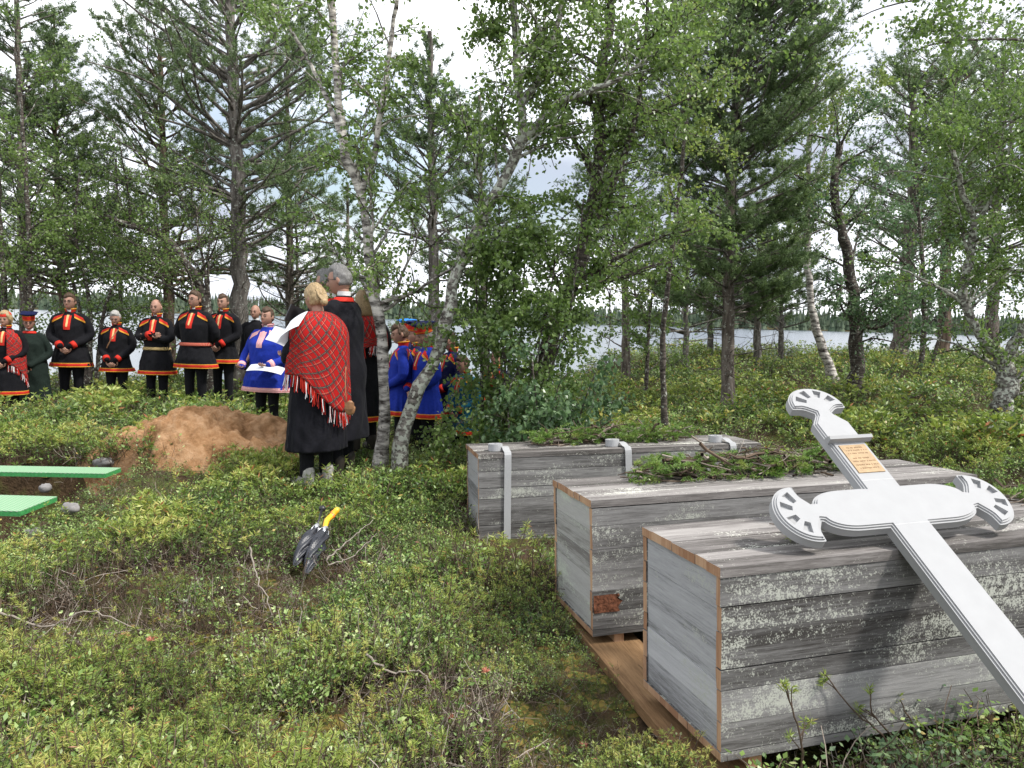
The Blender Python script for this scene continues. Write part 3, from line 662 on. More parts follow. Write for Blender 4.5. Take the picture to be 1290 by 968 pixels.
# ------------------------------------------------------------------ folded umbrellas lying in the shrubs
def folded_canopy(p, A, B_, r0, seed, mat=0):
    rg = np.random.default_rng(seed); d = nrm(B_-A); s = nrm(np.cross(d, [0, 0, 1])); n = np.cross(s, d); Ln_ = np.linalg.norm(B_-A)
    def f(u, v):
        a = u*2*np.pi+v*3.4; rr = r0*(np.sin(np.pi*np.clip(v*.86+.12, 0, 1))**.6)*(1+.3*np.cos(5*a)+.16*np.cos(9*a+5*v+seed)+.12*np.sin(14*v+3*a))
        c = A+d*(v*Ln_)[..., None]+n*(np.sin(v*3)*.012)[..., None]
        return c+s*(rr*np.cos(u*2*np.pi))[..., None]+n*(rr*.8*np.sin(u*2*np.pi))[..., None]
    V, F = grid(48, 26, f, True); p.add(V, F, mat)
def umbrella(label, hand, neck, tip, hmat, r0, seed, knob=False):
    H, Nk, T = at(*hand), at(*neck), at(*tip); root = empty('umbrella', Nk); tag(root, label, 'umbrella', 'folded umbrellas lying in the shrubs')
    H, Nk, T = H-Nk, Nk*0, T-Nk
    p = MB(); folded_canopy(p, Nk, T, r0, seed); p.build('canopy', MAT['umbrellacloth'], root, True)
    p = MB(); d = nrm(H-Nk)
    if knob:
        add_tube(p, [Nk, Nk+(H-Nk)*.45, H], [.006, .006, .012], 10); add_ellipsoid(p, H, (.024, .024, .022))
    else:
        P = smooth_path([Nk, Nk*.5+H*.5+np.array([-.012, 0, .01]), H, H+d*.02+np.array([.02, 0, .02])], 14); add_tube(p, P, np.linspace(.016, .02, 14), 12, round_ends=True)
    p.build('handle', MAT[hmat], root, True)
    if not knob:
        p = MB(); add_tube(p, [H*.9, H*1.15], [.019, .021], 12, round_ends=True); p.build('handle_end', MAT['orangeplastic'], root, True)
    s = nrm(np.cross(d, [0, 0, 1]))
    for k in range(6):
        a = k*1.05; off = s*math.cos(a)*r0*.95+np.array([0, 0, 1])*math.sin(a)*r0*.9; p = MB()
        add_tube(p, [Nk+d*.012, Nk+off*.8-d*.012, Nk+off*1.15-d*.07], [.0035, .003, .002], 6); p.build('rib', MAT['metal'], root, True)
    p = MB(); add_tube(p, [Nk+d*.016, Nk-d*.02], [.02, .022], 14, round_ends=True); p.build('runner_ring', MAT['metal'], root, True)
umbrella('dark folded umbrella with a round black knob on its handle', (406, 641, 4.98), (399, 665, 4.82), (371, 714, 4.5), 'rubberblack', .04, 41, True)
umbrella('dark folded umbrella with a bright yellow handle', (419, 649, 4.92), (409, 668, 4.78), (386, 724, 4.42), 'yellowplastic', .04, 42)

# ------------------------------------------------------------------ trees
def grow(P0, D0, Ln_, n, wob, droop, rg):
    P = [P0]; d = nrm(D0); st = (Ln_/(n-1))[:, None]
    for k in range(n-1):
        P.append(P[-1]+d*st); d = nrm(d+rg.normal(0, wob, d.shape)+np.array([0, 0, -droop])*(k+1)/n)
    return np.stack(P, 1)
def pick(paths, K, lo, hi, rg, pw=1):
    Ls = np.array([np.linalg.norm(np.diff(q[0], axis=0), axis=1).sum() for q in paths]); wch = rg.choice(len(paths), K, p=Ls/Ls.sum())
    t = lo+(hi-lo)*rg.random(K)**pw; P = np.zeros((K, 3)); D = np.zeros((K, 3)); r = np.zeros(K)
    for k in range(K):
        q, rr = paths[wch[k]]; f = t[k]*(len(q)-1); i = min(int(f), len(q)-2); P[k] = q[i]+(q[i+1]-q[i])*(f-i); D[k] = nrm(q[i+1]-q[i]); r[k] = rr[i]
    return P, D, r, t
def birch(label, stems, seed, nl=40, lo=.25, lmin=.8, lmax=2.0, ntw=7, nleaf=22, leaf=.036, bark='birchbark', lm='birchleaf', up=(.1, .9), droop=.25, tone=.0, simple=False, group='birches around the clearing', name='birch_tree', cat='birch', rmax=.035, zcut=None, ltop=.55):
    rg = np.random.default_rng(seed); base = stems[0][0][0]; root = empty(name, base); tag(root, label, cat, group)
    paths = []; tb = MB()
    for pts, r0, r1 in stems:
        P = smooth_path(pts, 26); P[1:-1] += rg.normal(0, r0*.12, (24, 3)); rr = np.linspace(0, 1, 26)**.85*(r1-r0)+r0; 
        if pts is stems[0][0]: rr[:3] *= [1.5, 1.2, 1.06]; P[0, 2] -= .12
        rr = rr*(1+rg.normal(0, .06, 26)); paths.append((P, rr)); V, F = tubes(P-base, rr, 12); tb.add(V, F)
    P, D, r, t = pick(paths, nl, lo, 1, rg)
    az = rg.uniform(0, 6.283, nl); el = rg.uniform(*up, nl); D0 = np.stack([np.cos(az)*np.cos(el), np.sin(az)*np.cos(el), np.sin(el)], 1)+D*.25
    Ll = rg.uniform(lmin, lmax, nl)*(1-ltop*t)
    LP = grow(P, D0, Ll, 9, .13, droop*.6, rg); r0 = np.minimum(r*.45, rmax)*rg.uniform(.5, 1, nl)
    V, F = tubes(LP-base, r0[:, None]*np.linspace(1, .2, 9), 6); tb.add(V, F)
    K = nl*ntw; li = np.repeat(np.arange(nl), ntw); tt = rg.uniform(.2, 1, K)*8; i = np.minimum(tt.astype(int), 7); f = (tt-i)[:, None]
    TP0 = LP[li, i]*(1-f)+LP[li, i+1]*f; TD = nrm(LP[li, i+1]-LP[li, i])*.8+rg.normal(0, .6, (K, 3)); TL = rg.uniform(.2, .62, K)*Ll[li]**.5
    TPt = grow(TP0, TD, TL, 6, .16, droop, rg); V, F = tubes(TPt-base, (r0[li]*.28+.0015)[:, None]*np.linspace(1, .4, 6), 4); tb.add(V, F, 1)
    tb.build('trunk', [MAT[bark], MAT['darkbirch']], root, True)
    nleaf = int(nleaf*1.5); K2 = K*nleaf; ti = np.repeat(np.arange(K), nleaf); uu = rg.uniform(.1, 1, K2)*5; i = np.minimum(uu.astype(int), 4); f = (uu-i)[:, None]
    Q = TPt[ti, i]*(1-f)+TPt[ti, i+1]*f+rg.normal(0, .035, (K2, 3)); Dn = nrm(rg.normal(0, .7, (K2, 3))+np.array([0, 0, -.45]))
    cb = MB(); sz = leaf*rg.uniform(.7, 1.25, K2)
    if zcut: Q = Q[Q[:, 2] > zcut]; Dn = Dn[:len(Q)]; sz = sz[:len(Q)]; ti = ti[:len(Q)]
    rn = np.clip(.42+tone+.25*(rg.random(K)[ti]-.5)+rg.normal(0, .16, len(Q)), 0, 1)
    leaves(cb, Q-base, Dn, sz, sz*.82, 0, rn, rg=rg, simple=simple); cb.build('crown', MAT[lm], root)
    return root
def needles(cb, C, D, n, ln, wd, rg, tone, spread=.8):
    K = len(C); ci = np.repeat(np.arange(K), n); dd = nrm(D[ci]*.55+nrm(rg.normal(0, 1, (K*n, 3)))*spread)
    leaves(cb, C[ci]+D[ci]*(rg.random(K*n)[:, None]*ln*.8), dd, ln*rg.uniform(.7, 1.1, K*n), wd, 0, np.clip(tone[ci]+rg.normal(0, .12, K*n), 0, 1), rg=rg, simple=True)
def conifer(label, pts, r0, r1, seed, nl=90, lo=.3, shape=lambda t: 1-t, Lm=2.0, ntw=10, ntf=5, nn=10, needle=.075, wd=.011, up=.25, droop=-.03, bark='pinebark', tone=.4, name='pine_tree', cat='pine', group='pines around the clearing', wob=.06, bare=0, hi=.985):
    rg = np.random.default_rng(seed); base = np.array(pts[0]); root = empty(name, base); tag(root, label, cat, group)
    P = smooth_path(pts, 30); P[0, 2] -= .15; P[1:-1, :2] += rg.normal(0, r0*.1, (28, 2)); rr = np.linspace(r0, r1, 30); rr[:2] *= [1.35, 1.1]; tb = MB(); V, F = tubes(P-base, rr, 12); tb.add(V, F)
    if bare:      # dead lower limbs
        Pb, D, r, t = pick([(P, rr)], bare, .08, lo+.15, rg); az = rg.uniform(0, 6.283, bare); D0 = np.stack([np.cos(az), np.sin(az), rg.uniform(-.1, .35, bare)], 1)
        q = grow(Pb, D0, rg.uniform(.4, 1.5, bare), 8, .14, .04, rg); V, F = tubes(q-base, np.linspace(.014, .003, 8)[None]*rg.uniform(.6, 1.5, (bare, 1)), 5); tb.add(V, F)
        a = rg.integers(0, bare, bare*4); b_ = rg.integers(2, 7, bare*4); q2 = grow(q[a, b_], rg.normal(0, 1, (bare*4, 3)), rg.uniform(.15, .5, bare*4), 5, .15, .02, rg); V, F = tubes(q2-base, np.linspace(.005, .002, 5)[None].repeat(bare*4, 0), 4); tb.add(V, F)
    Pl, D, r, t = pick([(P, rr)], nl, lo, hi, rg); sx = (t-lo)/(1-lo); az = rg.uniform(0, 6.283, nl); D0 = np.stack([np.cos(az), np.sin(az), up+.5*sx+rg.normal(0, .12, nl)], 1)
    Ll = Lm*np.maximum(shape(sx), .07)*rg.uniform(.65, 1.15, nl); LP = grow(Pl, D0, Ll, 9, wob, droop, rg)
    V, F = tubes(LP-base, (np.minimum(r*.4, .006+.014*Ll))[:, None]*np.linspace(1, .2, 9), 5); tb.add(V, F, 1)
    li = np.repeat(np.arange(nl), ntw); li = li[rg.random(len(li)) < np.clip(Ll[li]/(.55*Lm), .12, 1)]; K = len(li); tt = rg.uniform(.22, 1, K)**.8*8; i = np.minimum(tt.astype(int), 7); f = (tt-i)[:, None]
    ax = nrm(LP[li, i+1]-LP[li, i]); sd_ = nrm(np.cross(ax, [0, 0, 1.]))*rg.choice([-1, 1], K)[:, None]
    TP0 = LP[li, i]*(1-f)+LP[li, i+1]*f; TL = rg.uniform(.12, .42, K)*(Ll[li]**.6); TPt = grow(TP0, ax*.7+sd_*rg.uniform(.2, 1, (K, 1))+np.array([0, 0, .25])+rg.normal(0, .2, (K, 3)), TL, 5, .08, -.05, rg)
    V, F = tubes(TPt-base, np.full((K, 5), .004)*np.linspace(1, .5, 5), 4); tb.add(V, F, 1); tb.build('trunk', [MAT[bark], MAT['greybark' if bark != 'pineupper' else 'pineupper']], root, True)
    nn = int(nn*1.2); K2 = K*ntf; ti = np.repeat(np.arange(K), ntf); uu = rg.uniform(.2, 1, K2)*4; i = np.minimum(uu.astype(int), 3); f = (uu-i)[:, None]
    C = TPt[ti, i]*(1-f)+TPt[ti, i+1]*f; Dn = nrm(TPt[ti, i+1]-TPt[ti, i]); cb = MB()
    needles(cb, C-base, Dn, nn, needle, wd, rg, tone+.25*(rg.random(K)[ti]-.5)); cb.build('crown', MAT['pineneedle'], root)
    return root
def pp(*a): return np.array([at(*q) for q in a])
def gp(px, py, Y):      # foot of a tree: on the ground below the pixel column
    q = at(px, py, Y); q[2] = gz(q[0], q[1])-.02; return q
def stem(foot, *a): return np.concatenate([[gp(*foot)], pp(*a)])

# near birches in the middle
birch('slender white birch standing just behind the man in the dark coat, forked high up', [
    (stem((480, 545, 7.6), (484, 490, 7.6), (483, 435, 7.6), (474, 385, 7.6), (469, 340, 7.7), (455, 250, 7.8), (432, 180, 7.9), (424, 90, 8), (416, -30, 8.1)), .066, .035),
    (pp((452, 250, 7.8), (470, 200, 7.7), (478, 150, 7.6), (492, 60, 7.6), (505, -40, 7.5)), .035, .018),
    (pp((430, 170, 7.9), (405, 110, 8.1), (380, 60, 8.3), (340, 0, 8.5)), .028, .012)], 101, nl=50, lo=.3, lmin=.6, lmax=1.6, ntw=7, nleaf=14, leaf=.04, tone=.05)
birch('lichen crusted grey birch leaning right over the people in blue tunics', [
    (stem((500, 560, 7.3), (510, 531, 7.3), (524, 494, 7.3), (540, 467, 7.3), (555, 431, 7.3), (562, 400, 7.3), (582, 325, 7.3), (627, 244, 7.3), (658, 178, 7.3), (655, 110, 7.3), (646, 0, 7.3), (640, -70, 7.3)), .078, .03),
    (pp((658, 178, 7.3), (690, 145, 7.2), (712, 126, 7.1), (775, 102, 7.0), (840, 58, 6.9)), .045, .015),
    (pp((657, 130, 7.3), (683, 90, 7.4), (705, 20, 7.5), (715, -50, 7.5)), .04, .018)], 102, nl=62, lo=.4, lmin=.6, lmax=1.8, ntw=8, nleaf=18, leaf=.04, bark='lichenbark')
birch('dark barked birch leaning right behind the leafy thicket', [
    (stem((672, 560, 8.0), (678, 480, 8.0), (695, 420, 8.0), (718, 364, 8.0), (735, 307, 8), (752, 227, 8), (758, 120, 8), (769, 0, 8), (775, -60, 8)), .115, .035),
    (pp((740, 290, 8), (770, 240, 7.9), (800, 150, 7.8), (812, 60, 7.7), (818, -40, 7.7)), .04, .015),
    (pp((718, 364, 8), (770, 330, 7.9), (830, 300, 7.7), (870, 290, 7.5)), .03, .01)], 103, nl=62, lo=.34, lmin=.6, lmax=1.9, ntw=8, nleaf=17, leaf=.04, bark='darkbirch')
# thicket of young stems
st = []
rg = np.random.default_rng(5)
for (x0, x1, y1) in ((610, 598, 330), (618, 612, 300), (628, 640, 340), (636, 650, 280), (648, 662, 300), (655, 700, 330), (662, 720, 380), (640, 628, 240), (670, 690, 400), (676, 735, 250)):
    st.append((stem((x0, 560, 7.6+rg.uniform(-.2, .4)), (x0+(x1-x0)*.3, 470, 7.5), (x0+(x1-x0)*.7, 400, 7.5), (x1, y1, 7.4)), .02, .006))
birch('dense thicket of thin dark leafy stems behind the farthest box', st, 104, nl=135, lo=.06, lmin=.35, lmax=1.05, ntw=6, nleaf=15, leaf=.042, bark='darkbirch', tone=-.05, name='thicket', cat='thicket', group=None, up=(-.1, .8))
birch('low pale green willow bush with round leaves beside the left end of the lid twigs', [
    (stem((680, 560, 6.9), (700, 500, 6.8), (715, 470, 6.7)), .012, .005), (stem((690, 560, 6.9), (675, 500, 6.8), (670, 450, 6.8)), .012, .005), (stem((650, 560, 7.0), (640, 510, 7), (650, 470, 7)), .012, .005), (stem((700, 560, 7.0), (735, 510, 7), (750, 470, 7)), .012, .005)],
    105, nl=36, lo=.15, lmin=.25, lmax=.6, ntw=5, nleaf=11, leaf=.05, bark='darkbirch', lm='willow', name='willow_bush', cat='bush', group=None)
birch('small leafy birch whose light green sprays hang in front of the tall pine', [
    (stem((840, 520, 10.5), (835, 430, 10.5), (845, 330, 10.3), (860, 200, 10), (872, 80, 9.8), (880, -20, 9.7)), .05, .012)], 106, nl=16, lo=.3, lmin=.6, lmax=1.6, ntw=7, nleaf=17, leaf=.045, bark='darkbirch', lm='paleleaf', tone=.1, droop=.4)
birch('dark young birch by the water between the thicket and the tall pine', [
    (stem((816, 448, 15), (818, 400, 15), (828, 350, 15)), .05, .02), (pp((817, 405, 15), (800, 370, 15), (790, 330, 15)), .03, .012)], 107, nl=36, lo=.25, lmin=.8, lmax=2.0, ntw=7, nleaf=18, leaf=.055, bark='darkbirch', simple=True)
# right side
conifer('tall dense dark green pine to the right of the thicket, its top outside the photo', stem((918, 515, 13), (917, 440, 13), (920, 300, 13), (928, 120, 13), (936, -60, 13), (940, -200, 13)), .12, .04, 111, nl=290, lo=.19, shape=lambda t: .55+.5*np.minimum(t*2, 1)-.85*np.maximum(t-.35, 0), Lm=1.9, ntw=17, ntf=7, nn=10, needle=.075, wd=.012, bark='pinebark', tone=.5, droop=-.05, bare=30)
birch('slim white birch with a curved trunk, leaning left at the water', [
    (stem((1055, 478, 17), (1040, 450, 17), (1027, 410, 17), (1018, 340, 17), (1016, 250, 17), (1022, 150, 17), (1030, 90, 17)), .11, .03), (pp((1017, 260, 17), (1035, 200, 17), (1060, 120, 17)), .04, .02)],
    112, nl=60, lo=.42, lmin=.8, lmax=1.9, ntw=7, nleaf=15, leaf=.065, lm='paleleaf', simple=True, ltop=.2)
birch('thick gnarled birch snag with dark flaky bark in the right background', [
    (stem((1080, 480, 14), (1078, 430, 14), (1076, 380, 14), (1068, 320, 14), (1058, 280, 14), (1050, 235, 14), (1058, 180, 14)), .14, .06), (pp((1078, 400, 14), (1100, 415, 13.8), (1130, 400, 13.6), (1150, 380, 13.5)), .035, .015)],
    113, nl=48, lo=.2, lmin=.7, lmax=1.9, ntw=7, nleaf=18, leaf=.055, bark='darkbirch', lm='willow', simple=True, ltop=.1, tone=-.05)
conifer('thick trunked pine right of the gnarled snag', stem((1132, 455, 22), (1138, 400, 22), (1146, 300, 22), (1150, 200, 22), (1150, 100, 22)), .26, .07, 114, nl=100, lo=.35, shape=lambda t: 1-.45*t, Lm=2.6, ntw=10, ntf=5, nn=9, needle=.11, wd=.018, bark='pinebark', bare=20, tone=.5)
conifer('straight pine with a reddish upper trunk in the right background', stem((1188, 452, 23), (1190, 400, 23), (1192, 300, 23), (1196, 200, 23), (1198, 90, 23)), .2, .06, 115, nl=100, lo=.4, shape=lambda t: 1-.4*t, Lm=2.6, ntw=10, ntf=5, nn=9, needle=.11, wd=.018, bark='pineupper', bare=24, tone=.45)
conifer('dark pine behind the forked birch at the right edge', stem((1250, 455, 24), (1250, 380, 24), (1256, 260, 24), (1262, 150, 24), (1264, 60, 24)), .2, .06, 116, nl=100, lo=.35, shape=lambda t: 1-.4*t, Lm=2.8, ntw=10, ntf=5, nn=9, needle=.11, wd=.018, bare=24, tone=.4)
birch('forked birch with crooked lichen covered limbs at the right edge', [
    (stem((1262, 520, 11.5), (1268, 480, 11.5), (1264, 450, 11.5)), .15, .12),
    (pp((1264, 455, 11.5), (1235, 420, 11.5), (1212, 372, 11.5), (1222, 330, 11.4), (1226, 280, 11.3), (1212, 240, 11.2), (1200, 190, 11)), .085, .03),
    (pp((1266, 455, 11.5), (1285, 420, 11.4), (1310, 380, 11.2), (1330, 280, 11), (1320, 160, 10.8)), .085, .035),
    (pp((1222, 290, 11.3), (1250, 250, 11.2), (1270, 200, 11.1), (1275, 120, 11)), .035, .015)],
    117, nl=80, lo=.2, lmin=.7, lmax=2.0, ntw=8, nleaf=20, leaf=.048, bark='lichenbark', tone=-.02, ltop=.1)
birch('birch outside the right edge whose leafy branches hang into the upper right corner', [
    (stem((1400, 600, 7), (1395, 400, 7), (1380, 200, 7), (1370, 60, 7), (1365, -60, 7)), .09, .04),
    (pp((1380, 120, 7), (1320, 60, 6.9), (1250, 50, 6.8), (1180, 55, 6.7), (1150, 65, 6.7)), .02, .005), (pp((1375, 60, 7), (1320, 10, 6.9), (1240, -10, 6.8), (1130, 5, 6.8), (1075, 25, 6.8)), .022, .004), (pp((1385, 240, 7), (1330, 200, 7), (1290, 170, 7.1)), .02, .006)],
    118, nl=46, lo=.35, lmin=.4, lmax=1.0, ntw=6, nleaf=12, leaf=.036, bark='darkbirch', ltop=.1, tone=-.1)
birch('leafy birch filling the space between the two background pines on the right', [
    (stem((1160, 452, 18), (1165, 400, 18), (1160, 300, 18), (1150, 220, 18)), .07, .03), (stem((1172, 452, 18), (1190, 400, 18), (1215, 330, 18)), .05, .02)], 119, nl=42, lo=.2, lmin=.9, lmax=2.2, ntw=8, nleaf=16, leaf=.06, bark='darkbirch', lm='willow', simple=True, ltop=.1, tone=-.05)
for k, (px, py, Y, r_, tp, lab) in enumerate(((955, 440, 21, .12, 250, 'thin pine just right of the tall pine at the water'), (895, 440, 22, .1, 260, 'small pine partly hidden behind the tall pine trunk'), (985, 436, 22, .09, 300, 'short young pine left of the slim white birch'), (865, 440, 20, .09, 290, 'short young pine left of the tall pine'))):
    conifer(lab, stem((px, py, Y), (px, 350, Y), (px+2, tp, Y)), r_, .02, 120+k, nl=70, lo=.25, shape=lambda t: 1-.8*t, Lm=2.0, ntw=9, ntf=5, nn=8, needle=.11, wd=.018, bare=8, tone=.5, bark='greybark')
# left side
conifer('big pine with a thick grey trunk and wide crown above the people in black tunics', stem((303, 470, 14.5), (302, 400, 14.5), (300, 300, 14.5), (298, 200, 14.5), (293, 100, 14.5), (290, 0, 14.5), (290, -60, 14.5)), .185, .07, 131, nl=125, lo=.36, shape=lambda t: .8+.3*np.sin(t*3), Lm=2.3, ntw=12, ntf=6, nn=9, needle=.08, wd=.013, bark='greybark', bare=20, tone=.5, wob=.12)
conifer('slimmer pine right of the big one with drooping lower branches', stem((366, 465, 18), (366, 400, 18), (365, 300, 18), (363, 200, 18), (362, 110, 18), (362, 40, 18)), .12, .03, 132, nl=120, lo=.22, shape=lambda t: 1-.5*t, Lm=1.9, ntw=10, ntf=5, nn=9, needle=.09, wd=.015, bark='pinebark', bare=16, tone=.5, wob=.1)
conifer('thin bare pole like pine close beside the slimmer pine', stem((374, 460, 19), (375, 380, 19), (373, 280, 19), (372, 230, 19)), .06, .02, 133, nl=24, lo=.55, Lm=1.2, ntw=8, ntf=4, nn=8, needle=.09, wd=.015, bare=14)
conifer('dark pine with reddish trunk and ragged crown left of the big pine', stem((215, 460, 17), (213, 380, 17), (208, 280, 17), (205, 180, 17), (202, 90, 17), (200, 50, 17)), .14, .04, 134, nl=105, lo=.3, shape=lambda t: 1.15-.7*t, Lm=2.5, ntw=11, ntf=6, nn=9, needle=.085, wd=.014, bark='pineupper', bare=12, tone=.42, wob=.12)
def lean(label, seed):
    return birch(label, [(stem((268, 480, 13.6), (262, 395, 13.6), (250, 358, 13.6), (236, 335, 13.6), (214, 305, 13.6), (186, 292, 13.5), (150, 280, 13.4)), .13, .05),
    (pp((262, 385, 13.6), (258, 340, 13.5), (250, 300, 13.4), (247, 260, 13.3)), .035, .012), (pp((264, 385, 13.6), (262, 330, 13.6), (266, 280, 13.6)), .03, .012), (pp((236, 380, 13.8), (215, 365, 13.6), (200, 345, 13.5), (195, 320, 13.4)), .03, .012)],
    seed, nl=46, lo=.3, lmin=.8, lmax=2.0, ntw=7, nleaf=11, leaf=.04, bark='darkbirch', simple=True, ltop=.1, tone=-.05)
lean('dark crooked birch bending left over the man with crossed arms', 135)
conifer('tall narrow pine with a pointed top near the left edge', stem((82, 470, 17), (80, 380, 17), (74, 280, 17), (70, 160, 17), (68, 60, 17), (68, 15, 17)), .12, .015, 136, nl=150, lo=.25, shape=lambda t: 1.1-t, Lm=1.9, ntw=10, ntf=5, nn=9, needle=.09, wd=.014, bark='pineupper', bare=14, tone=.4)
conifer('pine with a full dark crown at the left edge, top outside the photo', stem((32, 470, 16), (32, 380, 16), (28, 260, 16), (24, 120, 16), (20, -20, 16), (20, -70, 16)), .13, .03, 137, nl=120, lo=.25, shape=lambda t: 1.0-.6*t, Lm=2.0, ntw=11, ntf=6, nn=9, needle=.09, wd=.014, bare=14, tone=.45)
birch('leafy birch with two thin trunks at the left edge', [
    (stem((42, 480, 13), (38, 400, 13), (36, 300, 13), (30, 180, 13), (22, 60, 13)), .06, .02), (stem((14, 480, 13), (8, 400, 13), (2, 300, 13), (-6, 150, 13)), .06, .02)], 138, nl=48, lo=.15, lmin=.8, lmax=2.2, ntw=8, nleaf=16, leaf=.05, bark='darkbirch', simple=True, ltop=.2)
birch('birch shrub with arching branches behind the grey haired man', [
    (stem((110, 480, 13.5), (102, 400, 13.5), (80, 330, 13.5), (40, 290, 13.5)), .05, .015), (stem((118, 480, 13.5), (130, 400, 13.5), (150, 350, 13.5), (180, 320, 13.5)), .05, .015), (stem((112, 480, 13.5), (112, 380, 13.5), (95, 300, 13.5), (100, 220, 13.5)), .05, .02)], 139, nl=46, lo=.1, lmin=.8, lmax=2.0, ntw=8, nleaf=15, leaf=.048, bark='darkbirch', simple=True, ltop=.15)
birch('thin leafy birch between the crooked birch and the left pines', [
    (stem((150, 470, 16), (152, 400, 16), (150, 300, 16), (146, 200, 16)), .05, .02)], 140, nl=40, lo=.2, lmin=.9, lmax=2.2, ntw=7, nleaf=14, leaf=.055, bark='greybark', simple=True, ltop=.2)
conifer('ragged pine in the gap left of the slender white birch', stem((440, 455, 21), (440, 380, 21), (438, 280, 21), (438, 230, 21)), .1, .03, 141, nl=70, lo=.2, Lm=2.2, ntw=9, ntf=5, nn=8, needle=.1, wd=.016, bare=10, tone=.5)
conifer('straight grey pine trunk seen between the leaning birch and the hats', stem((548, 465, 14), (547, 400, 14), (545, 300, 14), (543, 150, 14), (541, 40, 14)), .13, .04, 142, nl=90, lo=.45, Lm=1.8, ntw=10, ntf=5, nn=9, needle=.085, wd=.014, bare=10, tone=.35, bark='greybark')
conifer('slim pine behind the thicket', stem((612, 465, 17), (610, 380, 17), (606, 260, 17), (604, 120, 17)), .09, .03, 143, nl=90, lo=.35, Lm=2.0, ntw=10, ntf=5, nn=8, needle=.09, wd=.015, bare=10, tone=.4)
conifer('pine behind the dark barked birch', stem((790, 455, 18), (788, 380, 18), (785, 260, 18), (782, 100, 18)), .11, .03, 144, nl=100, lo=.35, Lm=2.1, ntw=10, ntf=5, nn=8, needle=.09, wd=.015, bare=10, tone=.4)

# ------------------------------------------------------------------ people
def interp_rings(tab, z):
    tab = np.array(sorted(tab, key=lambda q: q[0])); return np.stack([np.interp(z, tab[:, 0], tab[:, k]) for k in range(1, tab.shape[1])], -1)
def loft(mb, tab, sides=28, n=26, mat=0, flute=0, nf=14, close=True, sq=1.0, off=0):
    tab = np.array(sorted(tab, key=lambda q: q[0])); zs = np.linspace(tab[0, 0], tab[-1, 0], n); rr = interp_rings(tab, zs)
    a = np.linspace(0, 2*np.pi, sides, endpoint=False)
    k = (zs[-1]-zs)/(zs[-1]-zs[0]); fl = 1+flute*np.clip(k*2-.7, 0, 1)[:, None]*np.cos(nf*a+2*np.sin(a*3))
    X = (rr[:, 0, None]+off)*np.cos(a)*fl; Y = (rr[:, 1, None]+off)*np.sin(a)*fl+rr[:, 2, None]
    V = np.stack([X, Y, np.broadcast_to(zs[:, None], X.shape)], -1).reshape(-1, 3); i = np.arange(n*sides).reshape(n, sides)
    F = np.stack([i[:-1], np.roll(i[:-1], -1, 1), np.roll(i[1:], -1, 1), i[1:]], -1).reshape(-1, 4); mb.add(V, F, mat)
    if close:
        mb.G.append((np.array([i[0][::-1]+mb.n-len(V)]), mat, np.array([.5]))); mb.G.append((np.array([i[-1]+mb.n-len(V)]), mat, np.array([.5])))
def ring_band(tab, z0, z1, off, th, flute, nf, zlo, zhi, sides=56, n=4, a0=0, a1=2*np.pi):
    """a thin closed band that follows a loft"""
    m_ = MB(); zs = np.linspace(z0, z1, n); rr = interp_rings(tab, zs); full = a1-a0 > 6.28
    a = np.linspace(a0, a1, sides, endpoint=not full); k = (zhi-zs)/(zhi-zlo); fl = 1+flute*np.clip(k*2-.7, 0, 1)[:, None]*np.cos(nf*a+2*np.sin(a*3))
    L_ = []
    for o in (off, off+th):
        X = (rr[:, 0, None])*np.cos(a)*fl+o*np.cos(a); Y = rr[:, 1, None]*np.sin(a)*fl+rr[:, 2, None]+o*np.sin(a); L_.append(np.stack([X, Y, np.broadcast_to(zs[:, None], X.shape)], -1))
    V = np.concatenate([L_[0], L_[1][::-1]]).reshape(-1, 3); R_ = 2*n; i = np.arange(R_*sides).reshape(R_, sides); j = np.roll(i, -1, 0)
    if full: F = np.stack([i, np.roll(i, -1, 1), np.roll(j, -1, 1), j], -1).reshape(-1, 4)
    else: F = np.stack([i[:, :-1], i[:, 1:], j[:, 1:], j[:, :-1]], -1).reshape(-1, 4)
    m_.add(V, F); return m_
def decal(bvh, quads, off=.004, front=-1, nu=14, nv=5, axis=1, mats=None):
    """cloth trims: outlines given in front view laid onto the garment's surface"""
    m_ = MB()
    for qd in quads:
        q = np.array(qd[:4], float); mt = qd[4] if len(qd) > 4 else 0; th = qd[5] if len(qd) > 5 else off
        def f(u, v):
            P = (1-u)[..., None]*((1-v)[..., None]*q[0]+v[..., None]*q[3])+u[..., None]*((1-v)[..., None]*q[1]+v[..., None]*q[2]); out = np.zeros(P.shape[:-1]+(3,))
            for idx in np.ndindex(P.shape[:-1]):
                x, z = P[idx]; h = bvh.ray_cast(Vector((x, front*1.0, z)), Vector((0, -front, 0)))
                y = h[0].y if h[0] is not None else None
                if y is None: h = bvh.find_nearest(Vector((x, 0, z))); out[idx] = h[0]; out[idx][1] += front*th
                else: out[idx] = (x, y+front*th, z)
            return out
        V, F = grid(nu, nv, f); m_.add(V, F, mt)
        V2 = V.copy(); V2[:, 1] -= front*(th-.0005)
        # edges give the trim its thickness
        ii = np.arange(nu*nv).reshape(nu, nv); loop = np.concatenate([ii[:, 0], ii[-1, 1:], ii[-2::-1, -1], ii[0, -2:0:-1]]); k = len(loop)
        VV = np.concatenate([V[loop], V2[loop]]); m_.add(VV, [[a, (a+1) % k, k+(a+1) % k, k+a] for a in range(k)], mt)
    return m_
